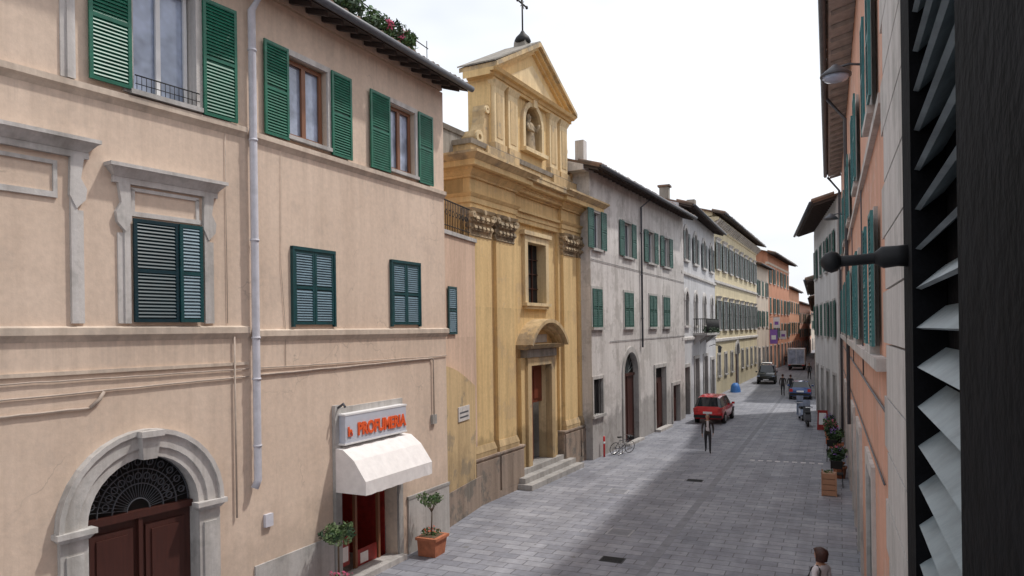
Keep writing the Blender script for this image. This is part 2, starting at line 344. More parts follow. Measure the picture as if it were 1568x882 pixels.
for k in range(14): g.tube('window_grille',M['iron'],[(2.1+k*.085,.10,9.93),(2.1+k*.085,.10,10.16)],.006,5)
g.tube('window_grille',M['iron'],[(2.07,.10,10.16),(3.27,.10,10.16)],.012,5);g.tube('window_grille',M['iron'],[(2.07,.10,10.02),(3.27,.10,10.02)],.008,5)
g.box('casing',SL,3.24,3.40,.001,.06,9.86,12.4);g.box('casing',SL,1.91,2.07,.001,.06,9.86,12.4);g.box('casing',SL,1.91,3.4,.001,.063,11.98,12.3)
g.shutter('green_shutter',M['green'],1.33,2.02,9.9,11.98,.07,.062);g.shutter('green_shutter',M['green'],3.36,4.08,9.82,11.96,.07,.062)
g.box('casing',SL,.93,1.02,.001,.03,9.83,12.4);g.box('casing',SL,1.02,1.14,.001,.06,9.83,12.4)
def bigframe(a,b,ztop,zb=6.0):
    g.frus('window_hood',SL,a,b,0.001,.08,ztop-.20,ztop-.06,0,.12);g.box('window_hood',SL,a-.14,b+.14,.001,.23,ztop-.06,ztop)
    g.box('window_hood',SL,a-.02,b+.02,.001,.07,ztop-.30,ztop-.20)
    for s0,sg in ((a+.06,1),(b-.06,-1)):
        pts=[(s0,ztop-.30),(s0+sg*.20,ztop-.30),(s0+sg*.22,ztop-.9),(s0+sg*.12,ztop-1.1),(s0-sg*.02,ztop-.95),(s0-sg*.04,ztop-.78),(s0+sg*.05,ztop-.62)]
        g.prism('window_ears',SL,pts,.001,.075)
        g.box('window_jambs',SL,*sorted((s0+sg*.0,s0+sg*.10)),.001,.035,zb,ztop-1.12)
        g.box('window_jambs',SL,*sorted((s0+sg*.10,s0+sg*.20)),.001,.06,zb,ztop-.92)
bigframe(-1.35,1.30,8.90)
g.box('frieze_panel',SL,-.9,.86,.001,.035,7.93,8.02);g.box('frieze_panel',SL,-.9,.86,.001,.035,8.44,8.5)
g.box('frieze_panel',SL,.80,.86,.001,.035,8.02,8.44)
bigframe(1.72,3.62,8.62)
g.box('frieze_panel',SL,2.00,3.32,.001,.03,7.80,7.88);g.box('frieze_panel',SL,2.02,2.08,.001,.03,7.88,8.25);g.box('frieze_panel',SL,3.22,3.28,.001,.03,7.88,8.25)
g.box('frieze_panel',SL,2.02,3.28,.001,.03,8.22,8.28)
g.shutter('closed_shutter',M['navy'],2.03,2.84,6.02,7.76,.035,.06,M['navy']);g.shutter('closed_shutter',M['teal'],2.85,3.30,6.02,7.76,.06,.06,M['tealsheen'])
c=2.19
g.ring('door_arch',SL,c,2.78,.97,1.13,.001,.07);g.ring('door_arch',SL,c,2.78,1.13,1.36,.001,.11);g.ring('door_arch',SL,c,2.78,1.36,1.44,.001,.16)
for x0,x1 in ((.80,1.22),(3.16,3.58)):
    g.box('door_pilaster',SL,x0,x1,.001,.09,0,2.62);g.box('door_pilaster',SL,x0+.08,x1-.08,.09,.12,.5,2.4)
    g.frus('door_impost',SL,x0,x1,.001,.1,2.62,2.70,.01,.07);g.box('door_impost',SL,x0-.09,x1+.09,.001,.2,2.70,2.785)
    g.box('door_pilaster',SL,x0-.05,x1+.05,.001,.16,0,.4)
g.frus('door_keystone',SL,c-.12,c+.12,.001,.2,3.72,4.1,0,.05);g.box('door_keystone',SL,c-.2,c+.2,.001,.3,4.1,4.2)
g.box('wood_door',M['darkwood'],1.22,3.16,-.26,-.2,0,2.78)
for a,b in ((1.30,2.14),(2.24,3.08)):
    for z0,z1 in ((.2,1.2),(1.32,2.55)):
        g.box('door_panel',M['darkwood'],a+.06,b-.06,-.2,-.165,z0,z1);g.box('door_panel',M['darkwood'],a+.16,b-.16,-.165,-.14,z0+.1,z1-.1)
g.box('wood_door',M['darkwood'],2.155,2.225,-.2,-.12,0,2.7);g.box('transom',M['darkwood'],1.22,3.16,-.24,-.1,2.70,2.82)
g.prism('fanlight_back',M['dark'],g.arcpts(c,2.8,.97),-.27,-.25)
FM=M['dpipe']
for r in (.2,.45,.7,.93): g.ring('fanlight_iron',FM,c,2.82,r-.008,r+.008,-.2,-.17)
for k in range(1,24):
    a=math.radians(k*7.5);g.tube('fanlight_iron',FM,[(c+.2*math.cos(a),-.18,2.82+.2*math.sin(a)),(c+.95*math.cos(a),-.18,2.82+.95*math.sin(a))],.006,5)
for k in range(11):
    a=math.radians(15+k*15);g.ring('fanlight_iron',FM,c+.58*math.cos(a),2.82+.58*math.sin(a),.05,.063,-.2,-.17,0,360,10)
    g.ring('fanlight_iron',FM,c+.82*math.cos(a),2.82+.82*math.sin(a),.05,.063,-.2,-.17,0,360,10)
def sag(g,a,b,z0,z1,d=.03,n=26,amp=.006,r=.016,mat='cable'):
    g.tube('wall_cable',M[mat],[(a+(b-a)*i/n,d,z0+(z1-z0)*i/n+random.uniform(-amp,amp)) for i in range(n+1)],r,6)
sag(g,-4,4.3,4.80,4.98);sag(g,-4,4.3,5.11,5.12,r=.013);sag(g,-3,1.3,4.62,4.66,r=.02);g.tube('wall_cable',M['cable'],[(1.3,.03,4.66),(1.45,.03,4.78),(1.52,.03,4.9)],.03,6)
g.tube('wall_cable',M['cable'],[(3.98,.04,5.75),(3.98,.04,2.3)],.018,6)
g.tube('wall_cable',M['cable'],[(3.85,.02,9.6),(3.85,.02,6.0)],.007,6)
g.body(CR,-8,4.31,12.75,9)
# ---- second stretch
g.reframe(A2,B2)
g.wall('facade',CR,0,7.31,0,12.6,[(2.64,4.82,0,3.0),(1.17,2.38,9.93,11.64),(4.72,5.86,9.92,11.6)],rev=.35,revmat=TR)
string(g,.12,7.31,9.76);string(g,.12,7.38,5.86,.16,.08);g.quad('end_wall',CR,[(7.31,0,0),(7.31,0,12.6),(7.31,-9,12.6),(7.31,-9,0)])
for a,b,gl in ((1.20,2.35,0),(4.75,5.83,0)):
    g.sash('top_window',M['brownwood'],a,b,9.95,11.6,-.16,M['curtain'],fw=.085);g.box('window_sill',ST,a-.1,b+.1,-.02,.11,9.85,9.93)
    g.box('casing',SL,a-.13,b+.13,.001,.05,11.62,11.74);g.box('casing',SL,a-.13,a-.03,.001,.05,9.93,11.62);g.box('casing',SL,b+.03,b+.13,.001,.05,9.93,11.62)
for a,b in ((.46,1.13),(2.47,3.16),(3.87,4.66),(5.95,6.64)): g.shutter('green_shutter',M['green'],a,b,9.80,11.70,.06,.06)
for a,b in ((1.19,2.54),(4.66,5.98)):
    g.pair('closed_shutter',M['teal'],a+.06,b-.06,5.98,7.56,.02,.055,M['tealsheen'])
    g.box('shutter_frame',M['teal'],a,a+.055,.001,.075,5.93,7.62);g.box('shutter_frame',M['teal'],b-.055,b,.001,.075,5.93,7.62);g.box('shutter_frame',M['teal'],a,b,.001,.078,7.56,7.63)
sag(g,.2,6.5,4.98,5.06,r=.022);sag(g,.2,7.3,5.12,5.10,r=.013)
g.tube('wall_cable',M['cable'],[(6.50,.05,5.06),(6.56,.05,5.0),(6.56,.05,3.45)],.022,6)
g.box('junction_box',ST,6.46,6.66,.001,.08,3.25,3.5)
g.tube('wall_cable',M['cable'],[(.95,.02,9.5),(.9,.02,7.2),(1.0,.02,6.0),(1.0,.02,5.1)],.006,5)
g.box('meter_box',M['pipe'],.35,.55,.001,.07,1.95,2.2)
g.tube('downpipe',M['pipe'],[(.35,.5,12.75),(.12,.45,12.45),(.10,.13,12.1),(.10,.13,9.0),(.10,.13,6.0),(.10,.13,2.95),(.04,.1,2.8)],.075,10)
for z in (11.3,9.55,7.6,5.7,4.9,3.6): g.tube('pipe_clip',M['pipe'],[(.10,.13,z),(.10,.13,z+.04)],.088,10)
g.box('marble_plinth',SL,.1,2.40,.001,.04,0,1.25);g.box('marble_plinth',SL,5.3,7.31,.001,.045,0,1.42);g.box('marble_plinth',ST,5.27,7.33,.0,.06,1.42,1.5)
g.box('shop_casing',ST,2.42,2.62,.001,.09,0,4.16);g.box('shop_casing',ST,4.84,5.02,.001,.07,0,2.98);g.box('shop_casing',ST,2.62,5.06,.001,.06,3.0,4.1)
g.tube('shop_spotlight',M['dpipe'],[(2.52,.09,4.1),(2.52,.25,4.2),(2.52,.3,4.12)],.03,6)
g.box('sign_box',M['signg'],2.56,4.92,.062,.26,3.30,3.92)
g.box('sign_frame',M['white'],2.53,4.95,.06,.27,3.26,3.30);g.box('sign_frame',M['white'],2.53,4.95,.06,.27,3.92,3.96)
def signtext(e,u=g.u.copy(),n=g.n.copy(),p=g.P(2.98,.275,3.44),p2=g.P(2.64,.275,3.46)):
    for body,size,pos,wx in (("PROFUMERIA",.40,p,.80),("la",.28,p2,.8)):
        c=bpy.data.curves.new('sign_lettering','FONT');c.body=body;c.size=size;c.extrude=.012;c.offset=.014;c.materials.append(M['signo'])
        o=bpy.data.objects.new('sign_lettering',c);COL.objects.link(o)
        o.parent=e;mt=Matrix((( u.x,0,n.x,pos.x),(u.y,0,n.y,pos.y),(0,1,0,pos.z),(0,0,0,1)))
        o.matrix_parent_inverse=Matrix.Translation(-e.location);o.matrix_basis=mt@Matrix.Diagonal((wx,1,1,1))
g.extra.append(signtext)
a,b=2.42,5.08
zt,zf,pj=3.2,2.52,.92
prof=[(.08,zt),(.30,zt-.02),(.6,zt-.24),(pj,zf)]
for i in range(3):
    (d0,z0),(d1,z1)=prof[i],prof[i+1];n=6
    for k in range(n):
        x0=a+(b-a)*k/n;x1=a+(b-a)*(k+1)/n;xm=(x0+x1)/2
        g.quad('awning',M['awning'],[(x0,d0,z0),(xm,d0,z0-.012),(xm,d1,z1-.02),(x0,d1,z1)]);g.quad('awning',M['awning'],[(xm,d0,z0-.012),(x1,d0,z0),(x1,d1,z1),(xm,d1,z1-.02)])
n=7
for k in range(n):
    x0=a+(b-a)*k/n;x1=a+(b-a)*(k+1)/n;xm=(x0+x1)/2;j=random.uniform(-.012,.012)
    g.quad('awning_valance',M['awning'],[(x0,pj,zf),(xm,pj,zf),(xm,pj+.008+j,zf-.31),(x0,pj,zf-.30)]);g.quad('awning_valance',M['awning'],[(xm,pj,zf),(x1,pj,zf),(x1,pj,zf-.30),(xm,pj+.008+j,zf-.31)])
for x in (a,b): g.quad('awning_sides',M['awning'],[(x,.08,zt),(x,.30,zt-.02),(x,.6,zt-.24),(x,pj,zf),(x,pj,zf-.3),(x,.08,zf-.3)])
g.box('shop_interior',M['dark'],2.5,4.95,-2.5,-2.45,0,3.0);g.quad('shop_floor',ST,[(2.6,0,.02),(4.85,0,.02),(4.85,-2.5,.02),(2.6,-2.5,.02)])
g.box('shop_interior',M['redshop'],4.78,4.81,-2.4,-.36,0,2.2);g.box('shop_shelves',M['redshop'],2.7,4.7,-2.4,-2.1,0,1.1)
for z in (.5,1.0,1.5,2.0):
    g.box('shop_shelves',M['crate'],2.9,4.6,-2.2,-1.9,z,z+.03)
    for k in range(9):
        mt=random.choice([M['white'],M['signo'],M['pink'],M['curtain']]);x=3.0+k*.17;g.box('shop_goods',mt,x,x+.09,-2.1,-2.0,z+.03,z+.03+random.uniform(.1,.25))
for x in (2.66,3.5,4.4): g.box('shop_frame',M['brownwood'],x,x+.08,-.34,-.26,0,2.95)
g.box('shop_frame',M['brownwood'],2.66,4.8,-.345,-.255,2.2,2.28);g.box('shop_shutter_box',ST,2.66,4.8,-.4,-.2,2.28,3.0)
g.box('shop_step',SL,2.55,4.95,-.3,.22,0,.14);g.box('shop_poster',M['redshop'],2.78,3.3,-.30,-.28,.3,1.2)
g.box('shop_window_panel',M['redshop'],3.6,4.35,-.30,-.28,.15,.55)
for (x,z,w,h_) in ((2.86,.8,.2,.3),(3.05,.4,.2,.35),(3.7,.2,.3,.25)): g.box('shop_stickers',M['awning'],x,x+w,-.28,-.275,z,z+h_)
g.roof(-.3,7.31,12.68,.62,9,.3,CR,oa=0,ob=.42,tiles=.22,raft=.5,gutter='dpipe')
g.reframe(A1,B1);g.roof(-8,4.3,12.75,.62,9,.3,CR,oa=0,ob=0,tiles=.22,gutter='dpipe')
g.reframe(A2,B2)
g.tube('terrace_rail',M['iron'],[(2.2,-.2,13.95),(6.9,-.2,13.75)],.015,5)
for k in range(9): g.tube('terrace_rail',M['iron'],[(2.2+k*.58,-.2,12.9),(2.2+k*.58,-.2,13.95)],.012,5)
g.done((-10.4,10.6,0))
h=G('roof_terrace_plants',A2,B2)
for k in range(26):
    s_=random.uniform(2.6,5.9);p=h.P(s_,random.uniform(-.5,.05),13.35+random.uniform(0,.42)*(1 if s_<5 else .5))
    leaves(h,'foliage',M[random.choice(['leaf','leaf','leafd'])],p,(.3,.3,.22),150,.07)
for k in range(8): leaves(h,'flowers',M['pink'],h.P(random.uniform(4.6,6.1),.1,13.4+random.uniform(0,.25)),(.1,.1,.08),16,.045)
for k in range(5): h.box('planter',M['terracotta'],2.7+k*.7,3.2+k*.7,-.5,-.2,12.95,13.3)
h.done(h.P(4,0,12.9))

# connector wall
g=G('alley_wall_house',(-10.62,17.9),(-10.95,20.9))
g.wall('facade',M['pinkwall'],0,3.4,0,8.72,[],rev=.2);g.quad('walls',M['pinkwall'],[(0,0,8.72),(3.4,0,8.72),(3.4,-4,8.72),(0,-4,8.72)])
g.box('coping',ST,0,3.4,-.3,.06,8.72,8.84)
g.shutter('closed_shutter',M['teal'],.95,1.6,5.7,7.15,.03,.06,M['tealsheen'])
g.box('plinth',M['plinth'],0,3.4,.125,.16,0,1.0);g.box('plaque',SL,1.4,2.3,.121,.15,3.0,3.45)
for k in range(2): g.box('plaque_lettering',M['dpipe'],1.5,2.2,.15,.153,3.1+k*.14,3.15+k*.14)
g.prism('buttress',M['ochred'],[(.0,0)]+[(.0+2.9*t,4.0+.8*math.cos(t*1.57)) for t in [i/8 for i in range(9)]]+[(2.9,0)],.001,.12)
for k in range(22): g.tube('railing',M['iron'],[(.05+k*.13,0,8.84),(.05+k*.13,0,9.75)],.014,5)
g.tube('railing',M['iron'],[(0,0,9.75),(2.9,0,9.75)],.022,6);g.tube('railing',M['iron'],[(0,0,9.0),(2.9,0,9.0)],.015,6)
for k in range(10): g.ring('railing_scrolls',M['iron'],.2+k*.27,9.4,.07,.09,-.01,.01,0,360,10)
g.box('back_house',M['cream'],-.2,3.2,-9,-5,0,10.5)
g.done()

# ================================================================= CHURCH
g=G('church',(-10.91,20.83),(-10.26,31.60))
OC=M['ochre'];OL=M['ochrel'];OD=M['ochred'];PL=M['plinth']
C=5.43
g.wall('facade',OC,.12,10.74,0,9.9,[(4.52,6.34,.6,4.42),(4.62,6.24,6.85,9.2)],d=-.36,rev=.35,revmat=OL)
g.quad('facade',OC,[(.12,-.36,0),(.12,-.36,11.5),(.12,-12,11.5),(.12,-12,0)]);g.quad('facade',OC,[(10.74,-.36,0),(10.74,-.36,11.5),(10.74,-12,11.5),(10.74,-12,0)])
for (a,b) in ((0,3.58),(7.28,10.86)):
    g.box('pedestal',PL,a,b,-.6,0,0,1.42);g.frus('pedestal',PL,a,b,-.6,0,1.42,1.50,0,.05);g.box('pedestal',PL,a-.05,b+.05,-.6,.05,1.5,1.56)
    g.box('pedestal_base',PL,a-.05,b+.05,-.6,.05,0,.22)
    for q0,q1 in ((.08,1.62),(1.78,3.5)): g.box('pedestal_panel',PL,a+q0,a+q1,.0,.05,.225,1.41)
    g.box('pilaster_backing',OC,a+.12,b-.12,-.5,-.23,1.56,9.9)
def capital(a,b,df,z0,z1):
    mt=M['capital'];w=b-a;h=z1-z0
    g.frus('capital',mt,a+.02,b-.02,-.4,df-.03,z0,z1-.12,0,.07)
    g.frus('capital',mt,a-.02,b+.02,-.4,df+.04,z1-.12,z1-.002,.04,.10);g.tube('capital',mt,[(a,df+.0,z0+.02),(b,df+.0,z0+.02)],.035,6)
    lf=[(0,0),(.05,.22),(.13,.34),(.19,.33),(.2,.26),(.24,.3),(.2,.42),(.08,.42),(-.02,.3),(-.03,0)]
    for row,(zz,sc,n) in enumerate(((z0+.02,.75,5),(z0+.27,.9,4))):
        for k in range(n):
            cx=a+w*(k+.5)/n;ww=w/n*.30
            g.prof('acanthus',mt,[(df-.03+row*.02+d*sc,zz+z*sc) for d,z in lf],cx-ww,cx+ww)
            g.prof('acanthus',mt,[(df-.03+row*.02+d*sc*.6,zz+z*sc*.8) for d,z in lf],cx-ww*1.5,cx+ww*1.5)
    for k in range(4):
        for x,sg in ((a,-1),(b,1)): g.prism('acanthus_side',mt,[(x-sg*.02,z0+.02+.2*k),(x+sg*(.05+.04*k),z0+.12+.2*k),(x+sg*(.07+.04*k),z0+.2+.19*k),(x-sg*.02,z0+.22+.19*k)],-.3+.03*k,df+.02*k)
    for x in (a-.02,b+.02):
        g.ring('volute',mt,x,z1-.23,.03,.11,df+.02,df+.17,0,360,12)
    g.ring('volute',mt,(a+b)/2,z1-.1,.0,.09,df+.08,df+.2,0,360,8)
for a,b in ((.16,1.5),(1.86,3.2),(7.66,9.0),(9.36,10.7)):
    g.box('pilaster',OC,a,b,-.4,-.10,1.95,8.95)
    g.box('pilaster_base',OD,a-.08,b+.08,-.4,-.02,1.56,1.72);g.frus('pilaster_base',OD,a-.02,b+.02,-.4,-.08,1.72,1.95,.07,0)
    capital(a,b,-.10,8.95,9.86)
def entab(a,b,db,df,lay,part,mat):
    for z0,z1,p0,p1 in lay: g.frus(part,mat,a,b,db,df,z0,z1,p0,p1)
lay=[(9.86,10.04,.02,.02),(10.04,10.24,.06,.06),(10.24,10.34,.08,.16)]
entab(.12,3.35,-3.5,-.10,lay,'architrave',OC);entab(7.5,10.74,-3.5,-.10,lay,'architrave',OC)
for z0,z1,p0,p1 in lay: g.box('architrave',OC,3.3,7.55,-3,-.24+p1,z0+.001,z1-.001)
entab(.12,3.35,-3.5,-.10,[(10.34,10.86,.0,.0)],'frieze',OC);entab(7.5,10.74,-3.5,-.10,[(10.34,10.86,.0,.0)],'frieze',OC);g.box('frieze',OC,3.3,7.55,-3,-.24,10.341,10.859)
cor=[(10.86,10.94,.08,.08),(10.94,11.06,.10,.24),(11.06,11.14,.30,.30),(11.14,11.32,.50,.50),(11.32,11.48,.52,.70),(11.48,11.56,.72,.72)]
for z0,z1,p0,p1 in cor:
    g.frus('cornice',OD if z0>11.3 else OC,.12,3.35,-9,-.10,z0,z1,p0,p1);g.frus('cornice',OD if z0>11.3 else OC,7.5,10.74,-9,-.10,z0,z1,p0,p1)
    g.box('cornice',OD if z0>11.3 else OC,3.3,7.55,-9,-.22+p1,z0+.001,z1-.001)
g.frus('attic',OD,.55,10.31,-6,-.30,11.56,12.1,0,0);g.frus('attic',M['stoned'],.55,10.31,-6,-.30,12.1,12.26,.05,.09)
for a,b in ((1.5,3.9),(7.0,9.4)): g.box('attic_plinth',OD,a,b,-2.6,-.18,11.565,12.22)
g.box('attic_block',M['stoned'],-.1,1.15,-2.8,-1.0,11.56,12.55);g.frus('attic_block',M['stoned'],-.1,1.15,-2.8,-1.0,12.55,12.7,.05,.1)
g.box('attic_block',M['stoned'],9.7,10.9,-2.8,-1.0,11.56,12.35)
BK=-1.35
g.wall('aedicula',OC,2.15,8.71,12.26,14.75,[(C-.72,C+.72,12.95,14.6,True)],d=-.42,rev=.55,revmat=OD)
for x in (2.15,8.71): g.quad('aedicula',OC,[(x,-.42,12.26),(x,-.42,14.75),(x,BK,14.75),(x,BK,12.26)])
g.quad('aedicula',OC,[(2.15,BK,12.26),(8.71,BK,12.26),(8.71,BK,14.75),(2.15,BK,14.75)]);g.quad('niche_back',OD,[(C-.8,-.97,12.9),(C+.8,-.97,12.9),(C+.8,-.97,14.7),(C-.8,-.97,14.7)])
for a,b in ((2.2,2.95),(3.25,4.0),(6.86,7.61),(7.91,8.66)):
    g.box('aedicula_pilaster',OL,a,b,-.5,-.28,12.5,14.5);g.box('aedicula_pilaster',OD,a-.06,b+.06,-.5,-.22,12.26,12.5);g.frus('aedicula_pilaster',OL,a,b,-.5,-.28,14.5,14.72,.0,.1)
    g.box('aedicula_panel',OD,a+.15,b-.15,-.28,-.262,12.7,14.3)
g.ring('niche_frame',OL,C,13.88,.72,.92,-.43,-.30);g.box('niche_frame',OL,C-.92,C-.72,-.43,-.30,12.85,13.88);g.box('niche_frame',OL,C+.72,C+.92,-.43,-.30,12.85,13.88);g.box('niche_sill',OL,C-1.0,C+1.0,-.5,-.15,12.7,12.85)
g.box('niche_frame',OL,C-.15,C+.15,-.43,-.2,14.55,14.85);g.ring('niche_shell',OL,C,13.9,.35,.4,-.9,-.8)
for x0,sg in ((2.15,-1),(8.71,1)):
    pts=[(x0,12.26)]+[(x0+sg*q,z) for q,z in ((1.0,12.26),(1.05,12.5),(.95,12.72),(.7,12.78),(.5,12.85),(.35,13.1),(.28,13.4),(.3,13.6),(.22,13.8),(0,13.85))]
    g.prism('scroll',OD,pts,-1.0,-.5);g.ring('scroll',OL,x0+sg*.75,12.52,.1,.24,-.5,-.42,0,360,14);g.ring('scroll',OL,x0+sg*.18,13.62,.05,.14,-.5,-.42,0,360,12)
for z0,z1,p0,p1 in ((14.73,14.85,.0,.0),(14.85,14.95,.06,.12),(14.95,15.05,.26,.34)): g.frus('pediment_entablature',OC,2.15,8.71,BK,-.28,z0,z1,p0,p1)
W_=3.28+.34;zb=15.05;ap=17.0
g.prism('tympanum',OC,[(C-3.1,zb),(C+3.1,zb),(C,ap-.28)],BK,-.36)
g.prism('tympanum_panel',OL,[(C-2.2,zb+.12),(C+2.2,zb+.12),(C,ap-.75)],-.36,-.33)
for sg in (-1,1):
    for p,o,t in ((.05,-.30,.12),(.20,-.18,.12),(.34,-.06,.16)):
        x0=C+sg*W_;pts=[(x0,zb+o+.06),(C,ap+o+.0),(C,ap+o+t),(x0,zb+o+t+.06)]
        g.prism('raking_cornice',OD if o>-.1 else OC,pts,BK-.15 if p>.3 else BK,-.28+p)
g.prism('pediment_roof',M['stoned'],[(C-W_-.05,zb+.17),(C,ap+.10),(C+W_+.05,zb+.17),(C+W_+.05,zb+.22),(C,ap+.16),(C-W_-.05,zb+.22)],BK-.2,.02)
q=-.75
g.frus('finial',M['stoned'],C-.28,C+.28,q-.28,q+.28,16.9,17.25,0,-.06)
g.tube('finial',M['iron'],[(C,q,17.2),(C,q,17.3),(C,q,17.45),(C,q,17.6),(C,q,17.72)],[.28,.34,.27,.12,.05],12)
g.tube('cross',M['iron'],[(C,q,17.6),(C,q,19.25)],.035,6);g.tube('cross',M['iron'],[(C-.38,q,18.8),(C+.38,q,18.8)],.035,6)
for dx,dz in ((-.4,18.8),(.4,18.8),(0,19.25)): g.ring('cross',M['iron'],C+dx,dz,.0,.07,q-.03,q+.03,0,360,8)
for a in (45,135,225,315): g.tube('cross',M['iron'],[(C,q,18.8),(C+.22*math.cos(math.radians(a)),q,18.8+.22*math.sin(math.radians(a)))],.014,5)
def lathe(part,mat,c,d,rings,k=14):
    vs=[];fs=[]
    for (z,rx,ry,ox) in rings:
        for j in range(k):
            t=2*math.pi*j/k;f=1+.07*math.sin(5*t+z*3);vs.append(g.P(c+ox+rx*f*math.cos(t),d+ry*f*math.sin(t),z))
    for i in range(len(rings)-1):
        for j in range(k): fs.append((i*k+j,i*k+(j+1)%k,(i+1)*k+(j+1)%k,(i+1)*k+j))
    fs.append(tuple(range(k)));fs.append(tuple(range((len(rings)-1)*k,len(rings)*k)));g.raw(part,mat,vs,fs,True)
lathe('statue',M['capital'],C,-.55,[(12.86,.34,.24,0),(12.95,.36,.25,0),(13.3,.3,.22,.03),(13.6,.24,.19,.04),(13.85,.3,.2,.0),(14.0,.26,.16,-.02),(14.06,.09,.09,-.02),(14.13,.11,.12,-.02),(14.25,.13,.13,-.02),(14.36,.06,.07,-.02)])
g.tube('statue_arm',M['capital'],[(C-.25,-.5,13.93),(C-.36,-.35,13.65),(C-.1,-.25,13.6)],[.09,.075,.05],8);g.tube('statue_arm',M['capital'],[(C+.22,-.5,13.93),(C+.38,-.36,13.7),(C+.3,-.22,13.95)],[.09,.075,.05],8)
g.surround('window_frame',OL,4.62,6.24,6.85,9.2,w=.26,d=-.24,d0=-.36,sill=True);g.box('window_frame',OL,4.2,6.66,-.36,-.16,9.46,9.62);g.box('window_frame',OL,4.45,6.41,-.36,-.22,6.62,6.74)
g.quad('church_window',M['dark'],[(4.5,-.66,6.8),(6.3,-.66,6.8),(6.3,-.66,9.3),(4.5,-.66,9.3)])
for k in range(1,3): g.box('church_window_bars',M['darkwood'],4.62+k*.54-.02,4.62+k*.54+.02,-.65,-.6,6.85,9.2)
for k in range(1,4): g.box('church_window_bars',M['darkwood'],4.62,6.24,-.645,-.605,6.85+k*.58,6.88+k*.58)
DS=M['stone']
g.box('portal',OD,4.20,4.52,-.38,-.10,.6,4.72);g.box('portal',OD,6.34,6.66,-.38,-.10,.6,4.72);g.box('portal',OD,4.2,6.66,-.38,-.098,4.42,4.74)
g.box('portal_pilaster',OC,3.82,4.20,-.38,-.2,.6,4.74);g.box('portal_pilaster',OC,6.66,7.04,-.38,-.2,.6,4.74)
g.box('portal_entablature',M['stoned'],4.1,6.76,-.38,-.06,4.745,5.05);g.frus('portal_entablature',OD,3.85,7.01,-.38,-.1,5.05,5.25,0,.32)
R=2.03;zc=6.22-R
a0=math.degrees(math.asin((5.25-zc)/R))
for r0,r1,p in ((R-.14,R,.34),(R-.3,R-.14,.16),(R-.4,R-.3,.02)): g.ring('portal_pediment',OD,C,zc,r0,r1,-.4,p,a0,180-a0,16)
g.prism('portal_tympanum',OC,g.arcpts(C,zc,R-.38,a0+4,176-a0,14),-.4,-.2)
g.box('portal_panel',DS,4.8,6.06,-.2,-.17,5.3,5.62)
g.box('church_door',M['redwood'],4.52,5.42,-.62,-.56,.6,4.42);g.box('church_door_leaf',M['redwood'],5.44,6.34,-.62,-.56,2.9,4.42)
for z0,z1 in ((.8,1.7),(1.85,2.9),(3.05,4.2)): g.box('door_panel',M['redwood'],4.66,5.28,-.56,-.53,z0,z1)
g.box('door_panel',M['redwood'],5.58,6.2,-.56,-.53,3.05,4.2)
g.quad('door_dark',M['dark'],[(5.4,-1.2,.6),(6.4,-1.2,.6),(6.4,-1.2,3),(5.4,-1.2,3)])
g.box('church_door_leaf',M['redwood'],5.44,5.5,-1.1,-.56,.6,2.9)
for k in range(3): g.box('steps',M['stone'],3.2-(0.12*(2-k)),7.66+.12*(2-k),-.4,.62-.32*k,k*.2,(k+1)*.2)
g.box('steps',M['stone'],3.6,7.26,-.7,-.35,.4,.602)
g.quad('roof_top',M['tile'],[(.2,-.6,11.57),(10.6,-.6,11.57),(10.6,-12,13),(.2,-12,13)])
g.prof('nave_roof',M['tile'],[(-2.6,11.5),(-2.6,13.4),(-14,13.4),(-14,11.5)],2.0,9.0)
g.done((-10.6,26.2,0))
g=G('traffic_post',(-9.75,31.3));g.tube('post',M['carred'],[(0,0,0),(0,0,.9),(0,0,.95)],[.05,.05,.02],10);g.tube('band',M['white'],[(0,0,.6),(0,0,.7)],.053,10);g.done((-9.75,31.3,0))

# ================================================================= WHITE HOUSE
g=G('old_white_house',(-9.95,30.65),(-9.05,46.61))
WP=M['whitep']
g.wall('facade',WP,-.3,16.0,0,12.75,[(-.2,.95,1.95,3.55),(3.95,6.15,0,4.6,True),(9.3,11.4,0,3.55),(12.9,14.5,0,2.3),(.0,.95,9.45,11.05),(4.2,5.4,9.4,11.15),(8.2,9.4,9.4,11.15),(11.3,12.5,9.4,11.15)],rev=.3,revmat=ST)
g.body(WP,-.3,16.0,12.75,10)
for a in (.0,4.2,8.2,11.3):
    b=a+1.2 if a>0 else .95
    g.sash('window',M['white'],a,b,9.4,11.12,-.18,M['glass'],fw=.06);g.box('window_sill',ST,a-.12,b+.12,0,.12,9.3,9.4)
    g.surround('window_surround',ST,a,b,9.41,11.12,w=.11,d=.03,sill=False)
    for x0,x1 in ((a-.68,a-.02),(b+.02,b+.68)): g.shutter('green_shutter',M['gshut'],x0,x1,9.4,11.15,.05,.08)
for a,b in ((-.2,.97),(4.15,5.5),(8.35,9.7),(11.1,12.4)):
    g.pair('closed_shutter',M['gshut'],a,b,5.88,7.6,.04,.08);g.box('window_sill',ST,a-.12,b+.12,0,.13,5.76,5.87)
    g.surround('window_surround',ST,a,b,5.88,7.6,w=.12,d=.035,sill=False)
g.ring('door_arch',ST,5.05,3.5,1.1,1.38,.001,.06);g.box('door_arch',ST,3.67,3.95,.001,.06,0,3.5);g.box('door_arch',ST,6.15,6.43,.001,.06,0,3.5)
g.box('arch_door',M['darkwood'],3.95,6.15,-.28,-.22,0,3.4);g.prism('fanlight',M['dark'],g.arcpts(5.05,3.45,1.1),-.28,-.24)
for k in range(1,9):
    a=math.radians(k*20);g.tube('fanlight_iron',M['greysh'],[(5.05,-.2,3.5),(5.05+1.05*math.cos(a),-.2,3.5+1.05*math.sin(a))],.018,5)
